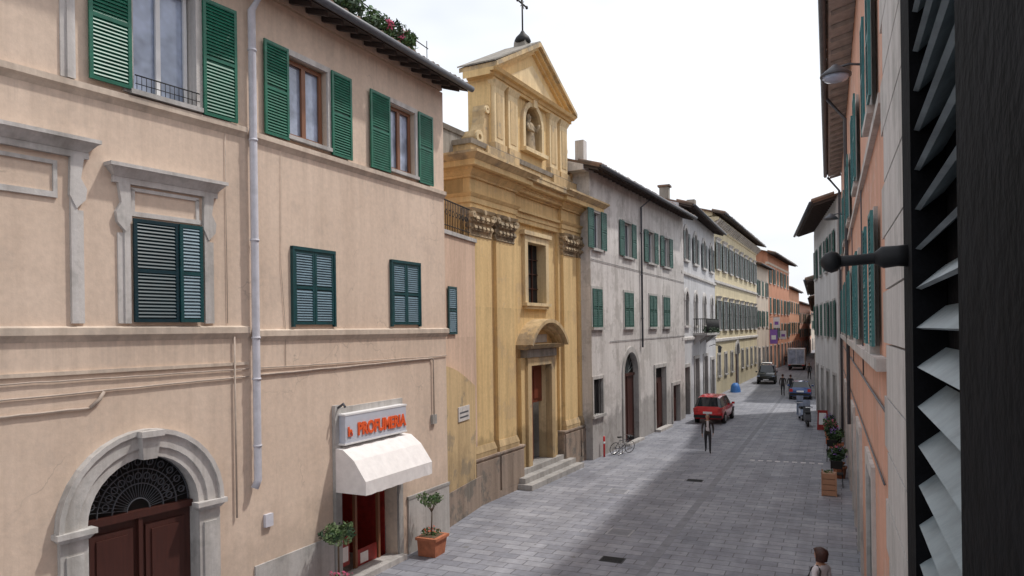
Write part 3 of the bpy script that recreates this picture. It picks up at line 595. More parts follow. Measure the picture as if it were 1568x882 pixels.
g.box('arch_door',M['darkwood'],3.95,6.15,-.26,-.15,3.38,3.52);g.box('arch_door',M['darkwood'],5.02,5.08,-.22,-.18,0,3.4)
for a,b,z in ((9.3,11.4,3.55),(12.9,14.5,2.3)):
    g.box('wood_door',M['darkwood'],a,b,-.28,-.22,0,z-.6 if z>3 else z);g.surround('door_surround',ST,a,b,0,z,w=.2,d=.06,sill=False)
    for k in range(2): g.box('wood_door',M['darkwood'],a+.12+k*(b-a)/2,a+(b-a)/2-.12+k*(b-a)/2,-.22,-.18,.3,z-.9)
g.box('fanlight',M['dark'],9.3,11.4,-.28,-.24,2.95,3.55)
g.box('fanlight',M['dark'],-.2,.95,-.28,-.2,1.95,3.55);g.surround('window_surround',ST,-.2,.95,1.95,3.55,w=.14,d=.05)
for k in range(5): g.tube('window_grille',M['iron'],[(-.05+k*.22,-.05,1.95),(-.05+k*.22,-.05,3.55)],.015,5)
g.box('door_step',SL,9.1,11.6,0,.35,0,.14);g.box('door_step',SL,3.8,6.3,0,.3,0,.12)
g.tube('downpipe',M['dpipe'],[(7.25,.62,12.75),(6.85,.1,12.2),(6.8,.1,4.8)],.055,8)
for z in (6.3,8.6,10.8): g.tube('pipe_clip',M['dpipe'],[(6.8,.1,z),(6.8,.1,z+.06)],.075,8)
sag(g,-.3,16,8.9,8.7,r=.012,mat='dpipe');sag(g,2,16,5.2,5.3,r=.012,mat='dpipe')
g.roof(-1.0,15.9,12.75,.75,10,.3,WP,oa=0,ob=.05,tiles=.25,raft=.6,gutter='dpipe')
g.box('roof_vent',M['stonel'],-.7,-.3,-.5,-.1,13.0,14.1)
g.done()
def bicycle(loc,ang,col):
    b=G('bicycle',(0,0));pz=.34
    def wh(x):
        n=20;b.tube('wheel',M['rubber'],[(x+.33*math.cos(2*math.pi*i/n),0,pz+.33*math.sin(2*math.pi*i/n)) for i in range(n+1)],.018,5)
        for i in range(10): b.tube('spokes',M['chrome'],[(x,0,pz),(x+.32*math.cos(.628*i),0,pz+.32*math.sin(.628*i))],.003,3)
    wh(0);wh(1.05)
    for p in ([(0,0,pz),(.42,0,.30),(.30,0,.80),(0,0,pz)],[(.42,0,.30),(.88,0,.72)],[(.32,0,.74),(.86,0,.82)],[(1.05,0,pz),(.86,0,.82),(.83,0,1.0)]): b.tube('frame',M[col],p,.018,6)
    b.tube('handlebar',M['chrome'],[(.72,-.25,1.0),(.83,-.1,1.02),(.83,.1,1.02),(.72,.25,1.0)],.012,5);b.tube('seat_post',M['chrome'],[(.30,0,.8),(.27,0,.93)],.012,5)
    b.prism('saddle',M['rubber'],[(.12,.93),(.4,.95),(.4,.98),(.12,.99)],-.06,.06);b.tube('crank',M['chrome'],[(.42,-.08,.30),(.50,-.08,.16)],.01,5);b.box('basket',M['iron'],.93,1.15,-.14,.14,.78,.98)
    e=b.done((0,0,0));e.location=loc;e.rotation_euler=(0.0,0.2,ang);e.scale=(.85,.85,.85)
    return e
bicycle((-9.5,32.0,.01),-.6,'dpipe')
g=G('bicycle_rack',(-9.55,32.0))
for k in range(5): g.tube('hoop',M['chrome'],[(k*.5,0,0),(k*.5,0,.3),(k*.5,.15,.36),(k*.5,.3,.3),(k*.5,.3,0)],.018,6)
g.tube('base',M['chrome'],[(-.2,0,.03),(2.3,0,.03)],.02,6);g.tube('base',M['chrome'],[(-.2,.3,.03),(2.3,.3,.03)],.02,6);g.done((-9.4,33,0))

# ================================================================= GREY HOUSE with balcony
g=G('grey_townhouse',(-9.16,45.52),(-9.45,61.92))
GP=M['greyp'];cs=[2.6,6.4,10.4,14.2]
ops=[(c-.6,c+.6,10.3,12.4,True) for c in cs]+[(c-.6,c+.6,5.95,8.2,True) for c in cs]+[(1.4,3.2,0,3.2),(5.5,7.3,0,3.6),(9.6,11.4,0,3.6),(13.4,15,0,3.2)]
g.wall('facade',GP,.5,16.4,0,13.5,ops,rev=.3,revmat=ST);g.body(GP,.5,16.4,13.5,10)
for c in cs:
    for z0,z1 in ((10.3,12.4),(5.95,8.2)):
        g.ring('window_hood',SL,c,z1-.6,.6,.85,.001,.10);g.box('window_frame',SL,c-.82,c-.6,.001,.07,z0,z1-.6);g.box('window_frame',SL,c+.6,c+.82,.001,.07,z0,z1-.6);g.box('window_sill',SL,c-.95,c+.95,.001,.16,z0-.15,z0)
        g.sash('window',M['greysh'],c-.6,c+.6,z0,z1,-.2,M['glass'])
        if z0>9: 
            g.shutter('shutter',M['greysh'],c-1.2,c-.62,z0,z1-.3,.1,.1);g.shutter('shutter',M['greysh'],c+.62,c+1.2,z0,z1-.3,.1,.1)
for a,b,z in ((1.4,3.2,3.2),(5.5,7.3,3.6),(9.6,11.4,3.6),(13.4,15,3.2)): g.box('door',M['darkwood'],a,b,-.28,-.22,0,z);g.surround('door_surround',ST,a,b,0,z,w=.22,d=.08,sill=False)
g.prof('string_course',SL,[(0.001,9.2),(.12,9.3),(.12,9.45),(0.001,9.5)],.5,16.4);g.prof('string_course',SL,[(0.001,4.9),(.12,5.0),(.12,5.15),(0.001,5.2)],.5,16.4)
g.box('balcony',ST,5.2,11.6,0.001,.95,5.25,5.42)
for k in range(50): g.tube('balcony_railing',M['iron'],[(5.25+k*.128,.9,5.42),(5.25+k*.128,.95,5.7),(5.25+k*.128,.9,6.4)],.018,4)
for k in range(7):
    for x in (5.25,11.55): g.tube('balcony_railing',M['iron'],[(x,.1+k*.13,5.42),(x,.1+k*.13,6.4)],.018,4)
g.tube('balcony_railing',M['iron'],[(5.25,0,6.4),(5.25,.9,6.4),(11.55,.9,6.4),(11.55,0,6.4)],.03,6)
for x in (5.5,8.3,11.2): g.prof('balcony_bracket',ST,[(0.001,4.6),(.2,4.75),(.8,5.2),(.8,5.25),(0.001,5.25)],x-.12,x+.12)
for k in range(8): leaves(g,'balcony_plants',M['leafd'],g.P(6+k*.7,.8,5.6),(.3,.2,.3),60,.09)
g.roof(.4,16.4,13.5,.85,10,.3,GP,oa=.0,ob=.0,tiles=.3,raft=.6,gutter='dpipe')
g.box('chimney',M['stoned'],2.2,2.75,-1.6,-1.0,13.9,15.2);g.box('chimney',M['tile'],2.1,2.85,-1.7,-.9,15.2,15.32)
g.done()
l=G('wall_lantern',(-9.16,45.52),(-9.45,61.92));s_=12.6;l.tube('arm',M['iron'],[(s_,0,4.3),(s_,.4,4.45),(s_,.8,4.3)],.025,6);l.frus('lantern',M['glass'],s_-.1,s_+.1,.7,.9,3.8,4.2,0,.06,0);l.frus('cap',M['iron'],s_-.1,s_+.1,.7,.9,4.2,4.38,.1,-.05);l.done(l.P(s_,0,4.3))

# ================================================================= CREAM PALAZZO
g=G('cream_palazzo',(-9.55,61.89),(-8.90,89.74))
CP=M['creamp'];cs=[2.0+3.42*k for k in range(8)]
ops=[(c-.65,c+.65,10.8,13.1) for c in cs]+[(c-.65,c+.65,5.6,8.1) for c in cs]+[(c-.55,c+.55,1.6,3.4) for c in cs if abs(c-12.26)>1]+[(11.2,13.3,0,4.2,True)]
g.wall('facade',CP,0,27.86,0,15.1,ops,rev=.3,revmat=ST);g.body(CP,0,27.86,15.1,12)
for c in cs:
    for z0,z1 in ((10.8,13.1),(5.6,8.1)):
        g.surround('window_frame',SL,c-.65,c+.65,z0,z1,w=.22,d=.1,hood=True);g.sash('window',M['greysh'],c-.65,c+.65,z0,z1,-.2,M['glass'])
        g.shutter('shutter',M['greysh'],c-1.32,c-.67,z0,z1,.12,.13);g.shutter('shutter',M['greysh'],c+.67,c+1.32,z0,z1,.12,.13)
    g.surround('ground_window',ST,c-.55,c+.55,1.6,3.4,w=.2,d=.08) if abs(c-12.26)>1 else g.box('palazzo_door',M['darkwood'],11.2,13.3,-.28,-.2,0,3.4)
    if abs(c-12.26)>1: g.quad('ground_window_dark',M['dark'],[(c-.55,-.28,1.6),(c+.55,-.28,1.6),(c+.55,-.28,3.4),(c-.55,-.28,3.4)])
g.ring('door_arch',ST,12.25,3.15,1.05,1.4,.001,.12)
for z in (9.7,4.7): g.prof('string_course',SL,[(0.001,z-.2),(.14,z-.1),(.14,z+.1),(0.001,z+.15)],0,27.86)
g.prof('cornice',CP,[(0.001,14.2),(.1,14.3),(.15,14.7),(.5,14.85),(.5,15.05),(0.001,15.1)],0,27.86)
for k in range(34): g.prof('cornice_bracket',SL,[(.1,14.35),(.3,14.5),(.62,14.8),(.62,14.92),(.1,14.92)],.3+k*.83-.1,.3+k*.83+.1)
g.roof(0,27.86,15.2,1.0,12,.28,CP,oa=.3,ob=.1,tiles=.4,raft=0,gutter='dpipe')
g.box('chimney',M['stoned'],4,4.8,-3,-2.3,15.8,17.4)
g.done()

# ================================================================= FAR HOUSES
def simple(name,A,B,z1,mat,floors,bay,n=None,over=.6,depth=10,shut='gshut',eave=True,groundz=3.2,slope=.3,w=1.1,oa=0,ob=0,frame='stone'):
    g=G(name,A,B,n);L_=g.L;k=max(1,int(L_/bay));cs=[L_*(i+.5)/k for i in range(k)]
    ops=[]
    for c in cs:
        for z0,z2 in floors: ops.append((c-w/2,c+w/2,z0,z2))
        ops.append((c-w*.6,c+w*.6,0,groundz))
    g.wall('facade',mat,0,L_,0,z1,ops,rev=.25,revmat=M['stone']);g.body(mat,0,L_,z1,depth)
    for i,c in enumerate(cs):
        for z0,z2 in floors:
            g.quad('window_glass',M['glass'],[(c-w/2,-.2,z0),(c+w/2,-.2,z0),(c+w/2,-.2,z2),(c-w/2,-.2,z2)])
            g.surround('window_frame',M[frame],c-w/2,c+w/2,z0,z2,w=.12,d=.04)
            if (i+int(z0))%3==1: g.pair('shutter',M[shut],c-w/2,c+w/2,z0,z2,.04,.12)
            else:
                g.shutter('shutter',M[shut],c-w,c-w/2-.02,z0,z2,.06,.12);g.shutter('shutter',M[shut],c+w/2+.02,c+w,z0,z2,.06,.12)
        g.box('ground_door',M['darkwood'] if i%2 else M['dark'],c-w*.6,c+w*.6,-.24,-.2,0,groundz)
        g.surround('door_frame',M[frame],c-w*.6,c+w*.6,0,groundz,w=.16,d=.05,sill=False)
    if eave: g.roof(0,L_,z1,over,depth,slope,mat,oa=oa,ob=ob,tiles=.4,raft=.7,gutter='dpipe')
    return g
simple('beige_townhouse',(-8.92,89.8),(-8.35,99.3),13.2,M['beige'],[(9.6,11.4),(5.8,7.7)],3).done()
g=simple('terracotta_townhouse',(-8.4,99.35),(-7.1,121),15.2,M['farorange'],[(11.6,13.6),(7.6,9.6),(4.2,6.2)],3.5,over=1.1,oa=.8,ob=.3,depth=12)
g.box('attic_band',M['beige'],-.002,g.L+.002,-.3,.06,14.0,14.3);g.done()
simple('ochre_townhouse',(-7.25,121.1),(-6.6,141),11.8,M['orange'],[(8,9.8),(4.6,6.4)],3.5).done()
simple('pink_townhouse',(-6.7,141.1),(-5.6,170),10.0,M['rightwall'],[(6.4,8.2),(3.8,5.2)],4,groundz=2.8).done()
simple('beige_townhouse',(-7.2,170.2),(-4,205),8.6,M['beige'],[(5.2,7)],4,groundz=2.8).done()
g=simple('cream_townhouse',(-9,212),(8,214),9.5,M['creamp'],[(5.8,7.6)],3.2,groundz=2.8);g.done()
for (x,y,z,w_,h_,mt) in ((-7.6,97,3.6,.9,1.8,'purple'),(-7.5,100.5,5.6,.8,1.4,'white'),(-7.2,108,4.0,.8,1.2,'white')):
    l=G('hanging_sign',(x,y));l.box('panel',M[mt],0,.12,-w_/2,w_/2,z,z+h_);l.box('panel_inset',M['purple' if mt=='white' else 'white'],-.02,.14,-w_*.3,w_*.3,z+h_*.3,z+h_*.6);l.tube('bracket',M['iron'],[(.06,-w_/2-.6,z+h_+.05),(.06,w_/2,z+h_+.05)],.03,6);l.done((x,y,z))

# ================================================================= RIGHT SIDE
g=G('salmon_townhouse',(.66,1.6),(.18,39.5),-1)
RW=M['rightwall']
Y=lambda y:y-1.6
wins=[12.4,18.4,24.4,30.4,36.2]
ops=[]
for c in wins: ops+=[(Y(c)-.55,Y(c)+.55,9.0,10.8),(Y(c)-.55,Y(c)+.55,5.5,7.4)]
drs=[14.4,19.5,24.0,29.0,34.0]
for c in drs: ops.append((Y(c)-.9,Y(c)+.9,0,3.2))
g.wall('facade',RW,0,37.9,0,13.3,ops,rev=.25,revmat=ST);g.body(RW,0,37.9,13.3,10)
for c in wins:
    for z0,z1 in ((9.0,10.8),(5.5,7.4)):
        a,b=Y(c)-.55,Y(c)+.55
        g.sash('window',M['white'],a,b,z0,z1,-.18,M['glass']);g.surround('window_frame',SL,a,b,z0,z1,w=.13,d=.05)
        g.shutter('blue_green_shutter',M['gshut2'],a-.68,a-.02,z0,z1,.09,.07);g.shutter('blue_green_shutter',M['gshut2'],b+.02,b+.68,z0,z1,.09,.07)
for c in drs:
    a,b=Y(c)-.9,Y(c)+.9;g.surround('shop_front',SL,a,b,0,3.2,w=.25,d=.06,sill=False);g.sash('shop_window',M['greysh'],a,b,.1,3.2,-.18,M['glass'])
g.box('string_course',SL,Y(10),37.9,.001,.14,5.22,5.38);g.box('string_course',SL,Y(10),37.9,.001,.08,8.55,8.68)
z=0.
k=0
while z<12.9:
    g.box('quoin',SL,Y(5.8),Y(9.75 if k%2 else 9.35),.001,.07,z+.012,z+.608);z+=.62;k+=1
g.tube('downpipe',M['dpipe'],[(Y(25.7),.62,13.2),(Y(25.7),.1,12.5),(Y(25.7),.1,2.6)],.055,8)
g.tube('downpipe',M['dpipe'],[(Y(39.2),.62,13.2),(Y(39.2),.1,12.5),(Y(39.2),.1,.3)],.055,8)
sag(g,8,37,4.7,4.8,r=.02,mat='dpipe');sag(g,9,37,3.7,3.65,r=.015,mat='dpipe')
for c_ in (16.,22.): g.tube('wall_cable',M['dpipe'],[(Y(c_),.05,8.5),(Y(c_),.05,4.8)],.015,5)
g.roof(0,37.9,13.3,.60,10,.22,RW,oa=0,ob=0,tiles=.25,raft=.9,gutter='dpipe',soffit='greysoff',under='greysoff')
g.done()
g=G('bay_house',(.13,-8),(.13,1.55),-1)
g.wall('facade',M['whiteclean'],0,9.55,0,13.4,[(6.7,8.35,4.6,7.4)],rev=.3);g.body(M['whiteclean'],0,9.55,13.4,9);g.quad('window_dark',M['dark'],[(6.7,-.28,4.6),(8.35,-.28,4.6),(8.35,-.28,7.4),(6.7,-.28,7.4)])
g.quad('flat_roof',M['tile'],[(0,0,13.4),(9.55,0,13.4),(9.55,-9,13.4),(0,-9,13.4)])
g.done()
g=G('window_shutter',(.085,0),(.085,1),-1)
z0,z1=4.55,7.35
g.box('stile',M['black'],.36,.655,-.038,.0,z0,z1);g.box('stile',M['black'],1.04,1.165,-.038,.0,z0,z1);g.box('back_panel',M['black'],.5,1.15,-.041,-.039,z0,z1)
for q in (z0,z1-.1): g.box('rail',M['black'],.655,1.04,-.036,-.002,q,q+.08)
z=z0+.09
while z<z1-.12:
    dz=random.uniform(-.002,.002)
    g.prof('slats',M['slat'],[(-.036,z+.026+dz),(-.036,z+.032+dz),(-.010,z+.011),(-.004,z+.006),(-.010,z+.004)],.655,1.04);z+=.05
for z in (5.05,6.95): g.box('hinge',M['iron'],.3,.44,-.05,.003,z,z+.05)
g.tube('latch_arm',M['iron'],[(1.10,.0,5.893),(1.10,.03,5.892),(1.10,.06,5.890),(1.10,.095,5.889)],[.011,.008,.0075,.008],10)
g.tube('latch_knob',M['iron'],[(1.10,.080,5.889),(1.10,.086,5.889),(1.10,.094,5.889),(1.10,.102,5.889),(1.10,.108,5.889)],[.006,.013,.0155,.012,.004],12)
g.tube('latch_collar',M['iron'],[(1.10,.0,5.893),(1.10,.012,5.893),(1.10,.030,5.892),(1.10,.040,5.891)],[.015,.014,.015,.008],12)
g.done((.085,.8,5.9))
l=G('street_lamp',(.48,14.6),(.47,15.6),-1)
l.tube('arm',M['dpipe'],[(0,0,10.55),(0,.25,10.6),(0,.5,10.55)],.022,6);l.box('wall_plate',M['dpipe'],-.06,.06,0,.03,10.4,10.7)
l.tube('lamp_head',M['dpipe'],[(0,.48,10.62),(0,.48,10.56),(0,.48,10.50),(0,.48,10.44),(0,.48,10.40)],[.05,.12,.2,.27,.27],18);l.tube('lamp_glass',M['curtain'],[(0,.48,10.40),(0,.48,10.34),(0,.48,10.3)],[.24,.2,.08],16)
l.done(l.P(0,0,10.5))
l=G('street_lamp',(.25,30),(.24,31),-1)
l.tube('arm',M['dpipe'],[(0,0,10.0),(0,.25,10.05),(0,.5,10.0)],.022,6);l.tube('lamp_head',M['dpipe'],[(0,.48,10.07),(0,.48,9.95),(0,.48,9.85)],[.05,.2,.27],18);l.done(l.P(0,0,10))
g=simple('white_townhouse',(-.05,39.6),(-1.5,53.3),12.0,M['whiteclean'],[(8.9,10.7),(5.2,7.1)],3.2,n=-1,over=1.1,depth=10,shut='gshut',oa=.1,ob=.2);g.done()
simple('beige_townhouse',(-1.75,61.5),(-2.5,90),9.4,M['beige'],[(5.6,7.4)],3.4,n=-1,over=.6).done()
simple('pink_townhouse',(-2.5,90.1),(-4.7,168),9.0,M['rightwall'],[(5.4,7.2)],4,n=-1,over=.6).done()

# ================================================================= POTS & PLANTS
def pot(g,c,w,h,round_=False,mat='terracotta'):
    if round_: g.tube('pot',M[mat],[(0,0,0),(0,0,h*.85),(0,0,h*.86),(0,0,h)],[w*.36,w*.48,w*.54,w*.54],16)
    else:
        g.frus('pot',M[mat],-w*.4,w*.4,-w*.4,w*.4,0,h*.86,0,w*.08,0);g.box('pot_rim',M[mat],-w*.55,w*.55,-w*.45,w*.55,h*.86,h)
    g.box('soil',M['bark'],-w*.38,w*.38,-w*.38,w*.38,h,h+.01)
g=G('potted_orange_tree',(-9.72,16.1));pot(g,(0,0),.62,.5)
g.tube('trunk',M['bark'],[(0,0,.5),(.02,.01,.9),(0,.03,1.2)],[.02,.018,.014],6)
for k in range(7):
    a=k*.9;g.tube('branches',M['bark'],[(0,.02,1.1),(.18*math.cos(a),.18*math.sin(a),1.35+.05*(k%3))],[.01,.005],5);leaves(g,'foliage',M['leafl' if k%2 else 'leaf'],g.P(.2*math.cos(a),.2*math.sin(a),1.38+.06*(k%3)),(.16,.16,.12),45,.045)
leaves(g,'underplanting',M['leaf'],g.P(0,0,.6),(.26,.26,.1),120,.04);leaves(g,'flowers',M['signo'],g.P(0,0,.66),(.24,.24,.08),40,.03)
g.done((-9.72,16.1,0))
g=G('potted_topiary',(-9.75,12.35));pot(g,(0,0),.55,.5,True);g.tube('trunk',M['bark'],[(0,0,.5),(0,0,1.4)],.02,6)
for k in range(26):
    v=Vector((random.gauss(0,1),random.gauss(0,1),random.gauss(0,1))).normalized()*random.uniform(.2,.36);leaves(g,'foliage',M[random.choice(['leaf','leafd','leafl','leafl'])],g.P(v.y,v.x,1.52+v.z*.55),(.13,.13,.1),50,.045)
leaves(g,'flowers',M['pink'],g.P(0,0,.6),(.3,.3,.12),60,.035);leaves(g,'underplanting',M['leafl'],g.P(0,0,.55),(.25,.25,.12),120,.04);g.done((-9.75,12.35,0))
g=G('wooden_planter_box',(-.38,26.9))
for k in range(4): g.box('slats',M['crate'],-.25,.25,-.22,.22,.02+k*.19,.19+k*.19)
for a in (-.27,.23):
    for d in (-.24,.2): g.box('posts',M['crate'],a,a+.04,d,d+.04,0,.82)
leaves(g,'foliage',M['leaf'],g.P(0,0,.8),(.16,.16,.06),50,.04);g.done((-.38,26.9,0))
for i,(x,y,w,h,r) in enumerate(((-.05,30.0,.5,.45,True),(-.1,31.2,.45,.4,True),(-.2,35.6,.6,.5,False),(-.45,38.6,.55,.5,False),(-.55,41.5,.55,.5,True),(-.3,37,.5,.5,True))):
    g=G('potted_shrub',(x,y));pot(g,(0,0),w,h,r)
    for k in range(8):
        v=Vector((random.gauss(0,1),random.gauss(0,1),random.gauss(0,1))).normalized()*.2;leaves(g,'foliage',M[random.choice(['leaf','leafd','leafd'])],g.P(v.y,v.x,h+.34+v.z),(.2,.2,.2),60,.07)
    leaves(g,'flowers',M['pink' if i%2 else 'purple'],g.P(0,0,h+.5),(.3,.3,.2),40,.05)
    g.tube('stems',M['bark'],[(0,0,h),(0,0,h+.35)],.02,5);g.done((x,y,0))
for (x,y) in ((-.15,28.4),(-.35,33.6)):
    g=G('cafe_chair',(x,y))
    for a in (-.2,.2):
        for d in (-.2,.2): g.tube('legs',M['iron'],[(a,d,0),(a*.9,d*.9,.45),(a*.9,d*.9,.88 if a>0 else .45)],.015,5)
    g.box('seat',M['dark'],-.22,.22,-.22,.22,.44,.48);g.box('backrest',M['dark'],.16,.2,-.2,.2,.6,.88);g.done((x,y,0))
g=G('sign_board',(-.9,43.5));g.prof('board',M['redshop'],[(-.3,0),(.3,0),(.25,1.1),(-.25,1.1)],0,.05);g.prof('board_face',M['white'],[(-.2,.3),(.2,.3),(.18,.95),(-.18,.95)],-.012,0);g.done((-.9,43.5,0))

# ================================================================= VEHICLES
def car(name,loc,ang,paintm,st,wy,wr=.32,rear=True):
    g=G(name,(0,0));V=[];Fp=[];Fg=[]
    def rg(y,w,zl,zb,zr,wt):
        h=[(w*.88,zl),(w*.98,zl+.12),(w,(zl+zb)/2),(w*.98,zb-.06),(w*.94,zb),(wt,zr-.07),(wt*.78,zr)]
        return [(x,y,z) for x,z in h]+[(-x,y,z) for x,z in reversed(h)]
    for q in st: V+=rg(*q[:6])
    k=14
    for i in range(len(st)-1):
        cab=st[i][6];
        for j in range(k):
            f=(i*k+j,i*k+(j+1)%k,(i+1)*k+(j+1)%k,(i+1)*k+j)
            if (j in (4,8) and cab in (1,2)) or (j in (5,6,7) and cab==2): Fg.append(f)
            else: Fp.append(f)
    Fp.append(tuple(range(k)));Fp.append(tuple(range((len(st)-1)*k,len(st)*k)))
    VV=[Vector(v) for v in V]
    g.raw('bodywork',paintm,VV,Fp,True);g.raw('windows',M['carglass'],VV,Fg,False)
    W=max(q[1] for q in st)
    for y in wy:
        for sg in (-1,1):
            g.tube('wheels',M['rubber'],[(y,sg*(W-.2),wr),(y,sg*(W-.02),wr),(y,sg*(W+.01),wr)],[wr,wr,wr*.9],18);g.tube('hubs',M['chrome'],[(y,sg*(W+.0),wr),(y,sg*(W+.025),wr)],[wr*.6,wr*.5],12)
            g.tube('wheel_arch',M['rubber'],[(y,sg*(W-.15),wr+.03),(y,sg*(W+.004),wr+.03)],wr*1.2,18)
    L0=st[0][0];L1=st[-1][0]
    for sg in (-1,1):
        a,b=sorted((sg*(W*.66),sg*(W*.95)))
        g.box('tail_lamps',M['tail'],L0-.02,L0+.1,a,b,st[1][3]-.28,st[1][3]-.04);g.box('head_lamps',M['curtain'],L1-.08,L1+.02,a,b,st[-1][3]-.14,st[-1][3]+.0)
        g.box('mirrors',paintm,st[-3][0]-.35,st[-3][0]-.22,*sorted((sg*W,sg*(W+.18))),st[-3][3]+.0,st[-3][3]+.13)
    g.box('bumper',M['rubber'],L0-.06,L0+.1,-W*.92,W*.92,st[0][2]+.02,st[0][2]+.2);g.box('bumper',M['rubber'],L1-.1,L1+.06,-W*.88,W*.88,st[-1][2]-.02,st[-1][2]+.18)
    g.box('number_plate',M['white'],L0-.075,L0-.0,-.26,.26,st[0][2]+.28,st[0][2]+.4);g.box('number_plate',M['white'],L1,L1+.07,-.26,.26,st[-1][2]+.02,st[-1][2]+.13)
    for (i,j) in ((2,3),(3,4)):
        for sg in (-1,1):
            q=st[j] if j<len(st) else st[i]
            ym=(st[i][0]+st[j][0])/2 if j==4 else st[j][0]
            g.quad('pillars',paintm,[(ym-.04,sg*(q[1]*.94+.006),q[3]),(ym+.04,sg*(q[1]*.94+.006),q[3]),(ym+.04,sg*(q[5]+.008),q[4]-.07),(ym-.04,sg*(q[5]+.008),q[4]-.07)])
    e=g.done((0,0,0));e.location=loc;e.rotation_euler=(0,0,ang);return e
wag=[(0,.80,.36,.80,.86,.74,0),(.06,.84,.32,1.0,1.06,.78,2),(.36,.87,.28,1.02,1.60,.64,1),(1.2,.89,.26,1.02,1.68,.66,1),(2.65,.89,.26,1.0,1.62,.64,2),(3.35,.88,.26,.98,1.06,.78,0),(4.15,.85,.3,.84,.92,.72,0),(4.4,.76,.34,.70,.76,.66,0)]
car('red_car',(-7.22,43.9,0),math.radians(-2),M['carred'],wag,(.85,3.55))
suv=[(0,.80,.42,.95,1.0,.74,0),(.06,.84,.38,1.15,1.2,.78,2),(.26,.87,.34,1.16,1.84,.68,1),(1.2,.89,.32,1.16,1.9,.68,1),(2.5,.89,.32,1.14,1.86,.66,2),(2.95,.88,.32,1.12,1.18,.78,0),(3.9,.85,.36,1.05,1.1,.76,0),(4.1,.78,.4,.9,.96,.7,0)]
car('black_car',(-6.9,80.2,0),math.radians(182),M['carblack'],suv,(.8,3.2),.37)
small=[(0,.74,.34,.78,.84,.68,0),(.06,.78,.3,.92,.98,.72,2),(.4,.81,.28,.94,1.42,.58,1),(1.1,.82,.26,.94,1.47,.6,1),(2.1,.82,.26,.92,1.42,.58,2),(2.75,.81,.26,.9,.96,.7,0),(3.4,.78,.3,.78,.84,.66,0),(3.6,.7,.34,.64,.7,.6,0)]
car('blue_car',(-2.85,60.6,0),math.radians(2),M['carblue'],small,(.65,2.9),.29)
car('white_car',(-8.05,91.,0),math.radians(0),M['white'],small,(.65,2.9),.29)
g=G('delivery_truck',(0,0))
g.box('cargo_box',M['white'],0,3.6,-1.05,1.05,.75,2.85);g.box('cargo_frame',M['chrome'],-.03,0,-1.05,-.97,.75,2.85);g.box('cargo_frame',M['chrome'],-.03,0,.97,1.05,.75,2.85);g.box('cargo_frame',M['chrome'],-.032,.0,-.97,.97,2.76,2.85)
g.box('rear_doors',M['curtain'],-.02,0,-.95,-.02,.85,2.72);g.box('rear_doors',M['curtain'],-.02,0,.02,.95,.85,2.72)
g.prof('cab',M['white'],[(-.95,.5),(.95,.5),(.95,1.4),(.8,2.2),(-.8,2.2),(-.95,1.4)],3.7,5.2);g.box('chassis',M['rubber'],0,5.0,-.5,.5,.45,.75);g.box('bumper',M['rubber'],-.05,.05,-1,1,.4,.6)
for y in (.9,4.4):
    for sg in (-1,1): g.tube('wheels',M['rubber'],[(y,sg*.75,.38),(y,sg*1.0,.38)],.38,16)
g.box('windscreen',M['carglass'],5.2,5.22,-.8,.8,1.35,2.1)
for sg in (-1,1): g.box('tail_lamps',M['tail'],-.06,0,*sorted((sg*.7,sg*1.0)),.62,.74)
e=g.done((0,0,0));e.location=(-5.2,101.4,0)
def scooter(name,loc,ang,col):
    g=G(name,(0,0))
    for y in (0,1.2): g.tube('wheels',M['rubber'],[(y,-.05,.22),(y,.05,.22)],.22,16);g.tube('hubs',M['chrome'],[(y,-.06,.22),(y,.06,.22)],.1,10)
    g.prism('body',M[col],[(-.25,.4),(-.2,.72),(.45,.74),(.5,.4),(.52,.25),(.1,.25)],-.16,.16);g.prism('floor',M[col],[(.48,.22),(1.0,.22),(1.0,.3),(.48,.3)],-.15,.15)
    g.prism('leg_shield',M[col],[(.95,.25),(1.1,.3),(1.02,1.0),(.94,1.0)],-.2,.2);g.prism('saddle',M['rubber'],[(-.2,.73),(.45,.75),(.42,.84),(-.18,.86)],-.14,.14)
    g.tube('fork',M['chrome'],[(1.2,0,.22),(.98,0,1.0)],.03,6);g.tube('handlebar',M['rubber'],[(.85,-.32,1.05),(.96,0,1.08),(.85,.32,1.05)],.02,6);g.box('windshield',M['curtain'],1.0,1.01,-.2,.2,1.05,1.45)
    e=g.done((0,0,0));e.location=loc;e.rotation_euler=(0,0,ang)
scooter('scooter',(-2.1,47.4,0),.2,'curtain');scooter('scooter',(-1.7,44.6,0),.1,'dpipe')
g=G('covered_scooter',(-8.5,66.6))
vs=[];rings=[(0,.0,.45,.75),(.25,.0,.42,.7),(.5,.0,.38,.62),(.68,.0,.3,.5),(.8,.0,.16,.3)];k=14
for (z,o,rx,ry) in rings:
    for j in range(k):
        t=2*math.pi*j/k;f=1+.06*math.sin(3*t+z*7);vs.append(g.P(ry*f*math.sin(t),rx*f*math.cos(t),z))
g.raw('tarpaulin',M['blue'],vs,[(i*k+j,i*k+(j+1)%k,(i+1)*k+(j+1)%k,(i+1)*k+j) for i in range(4) for j in range(k)]+[tuple(range(4*k,5*k))],True);g.done((-8.5,66.6,0))

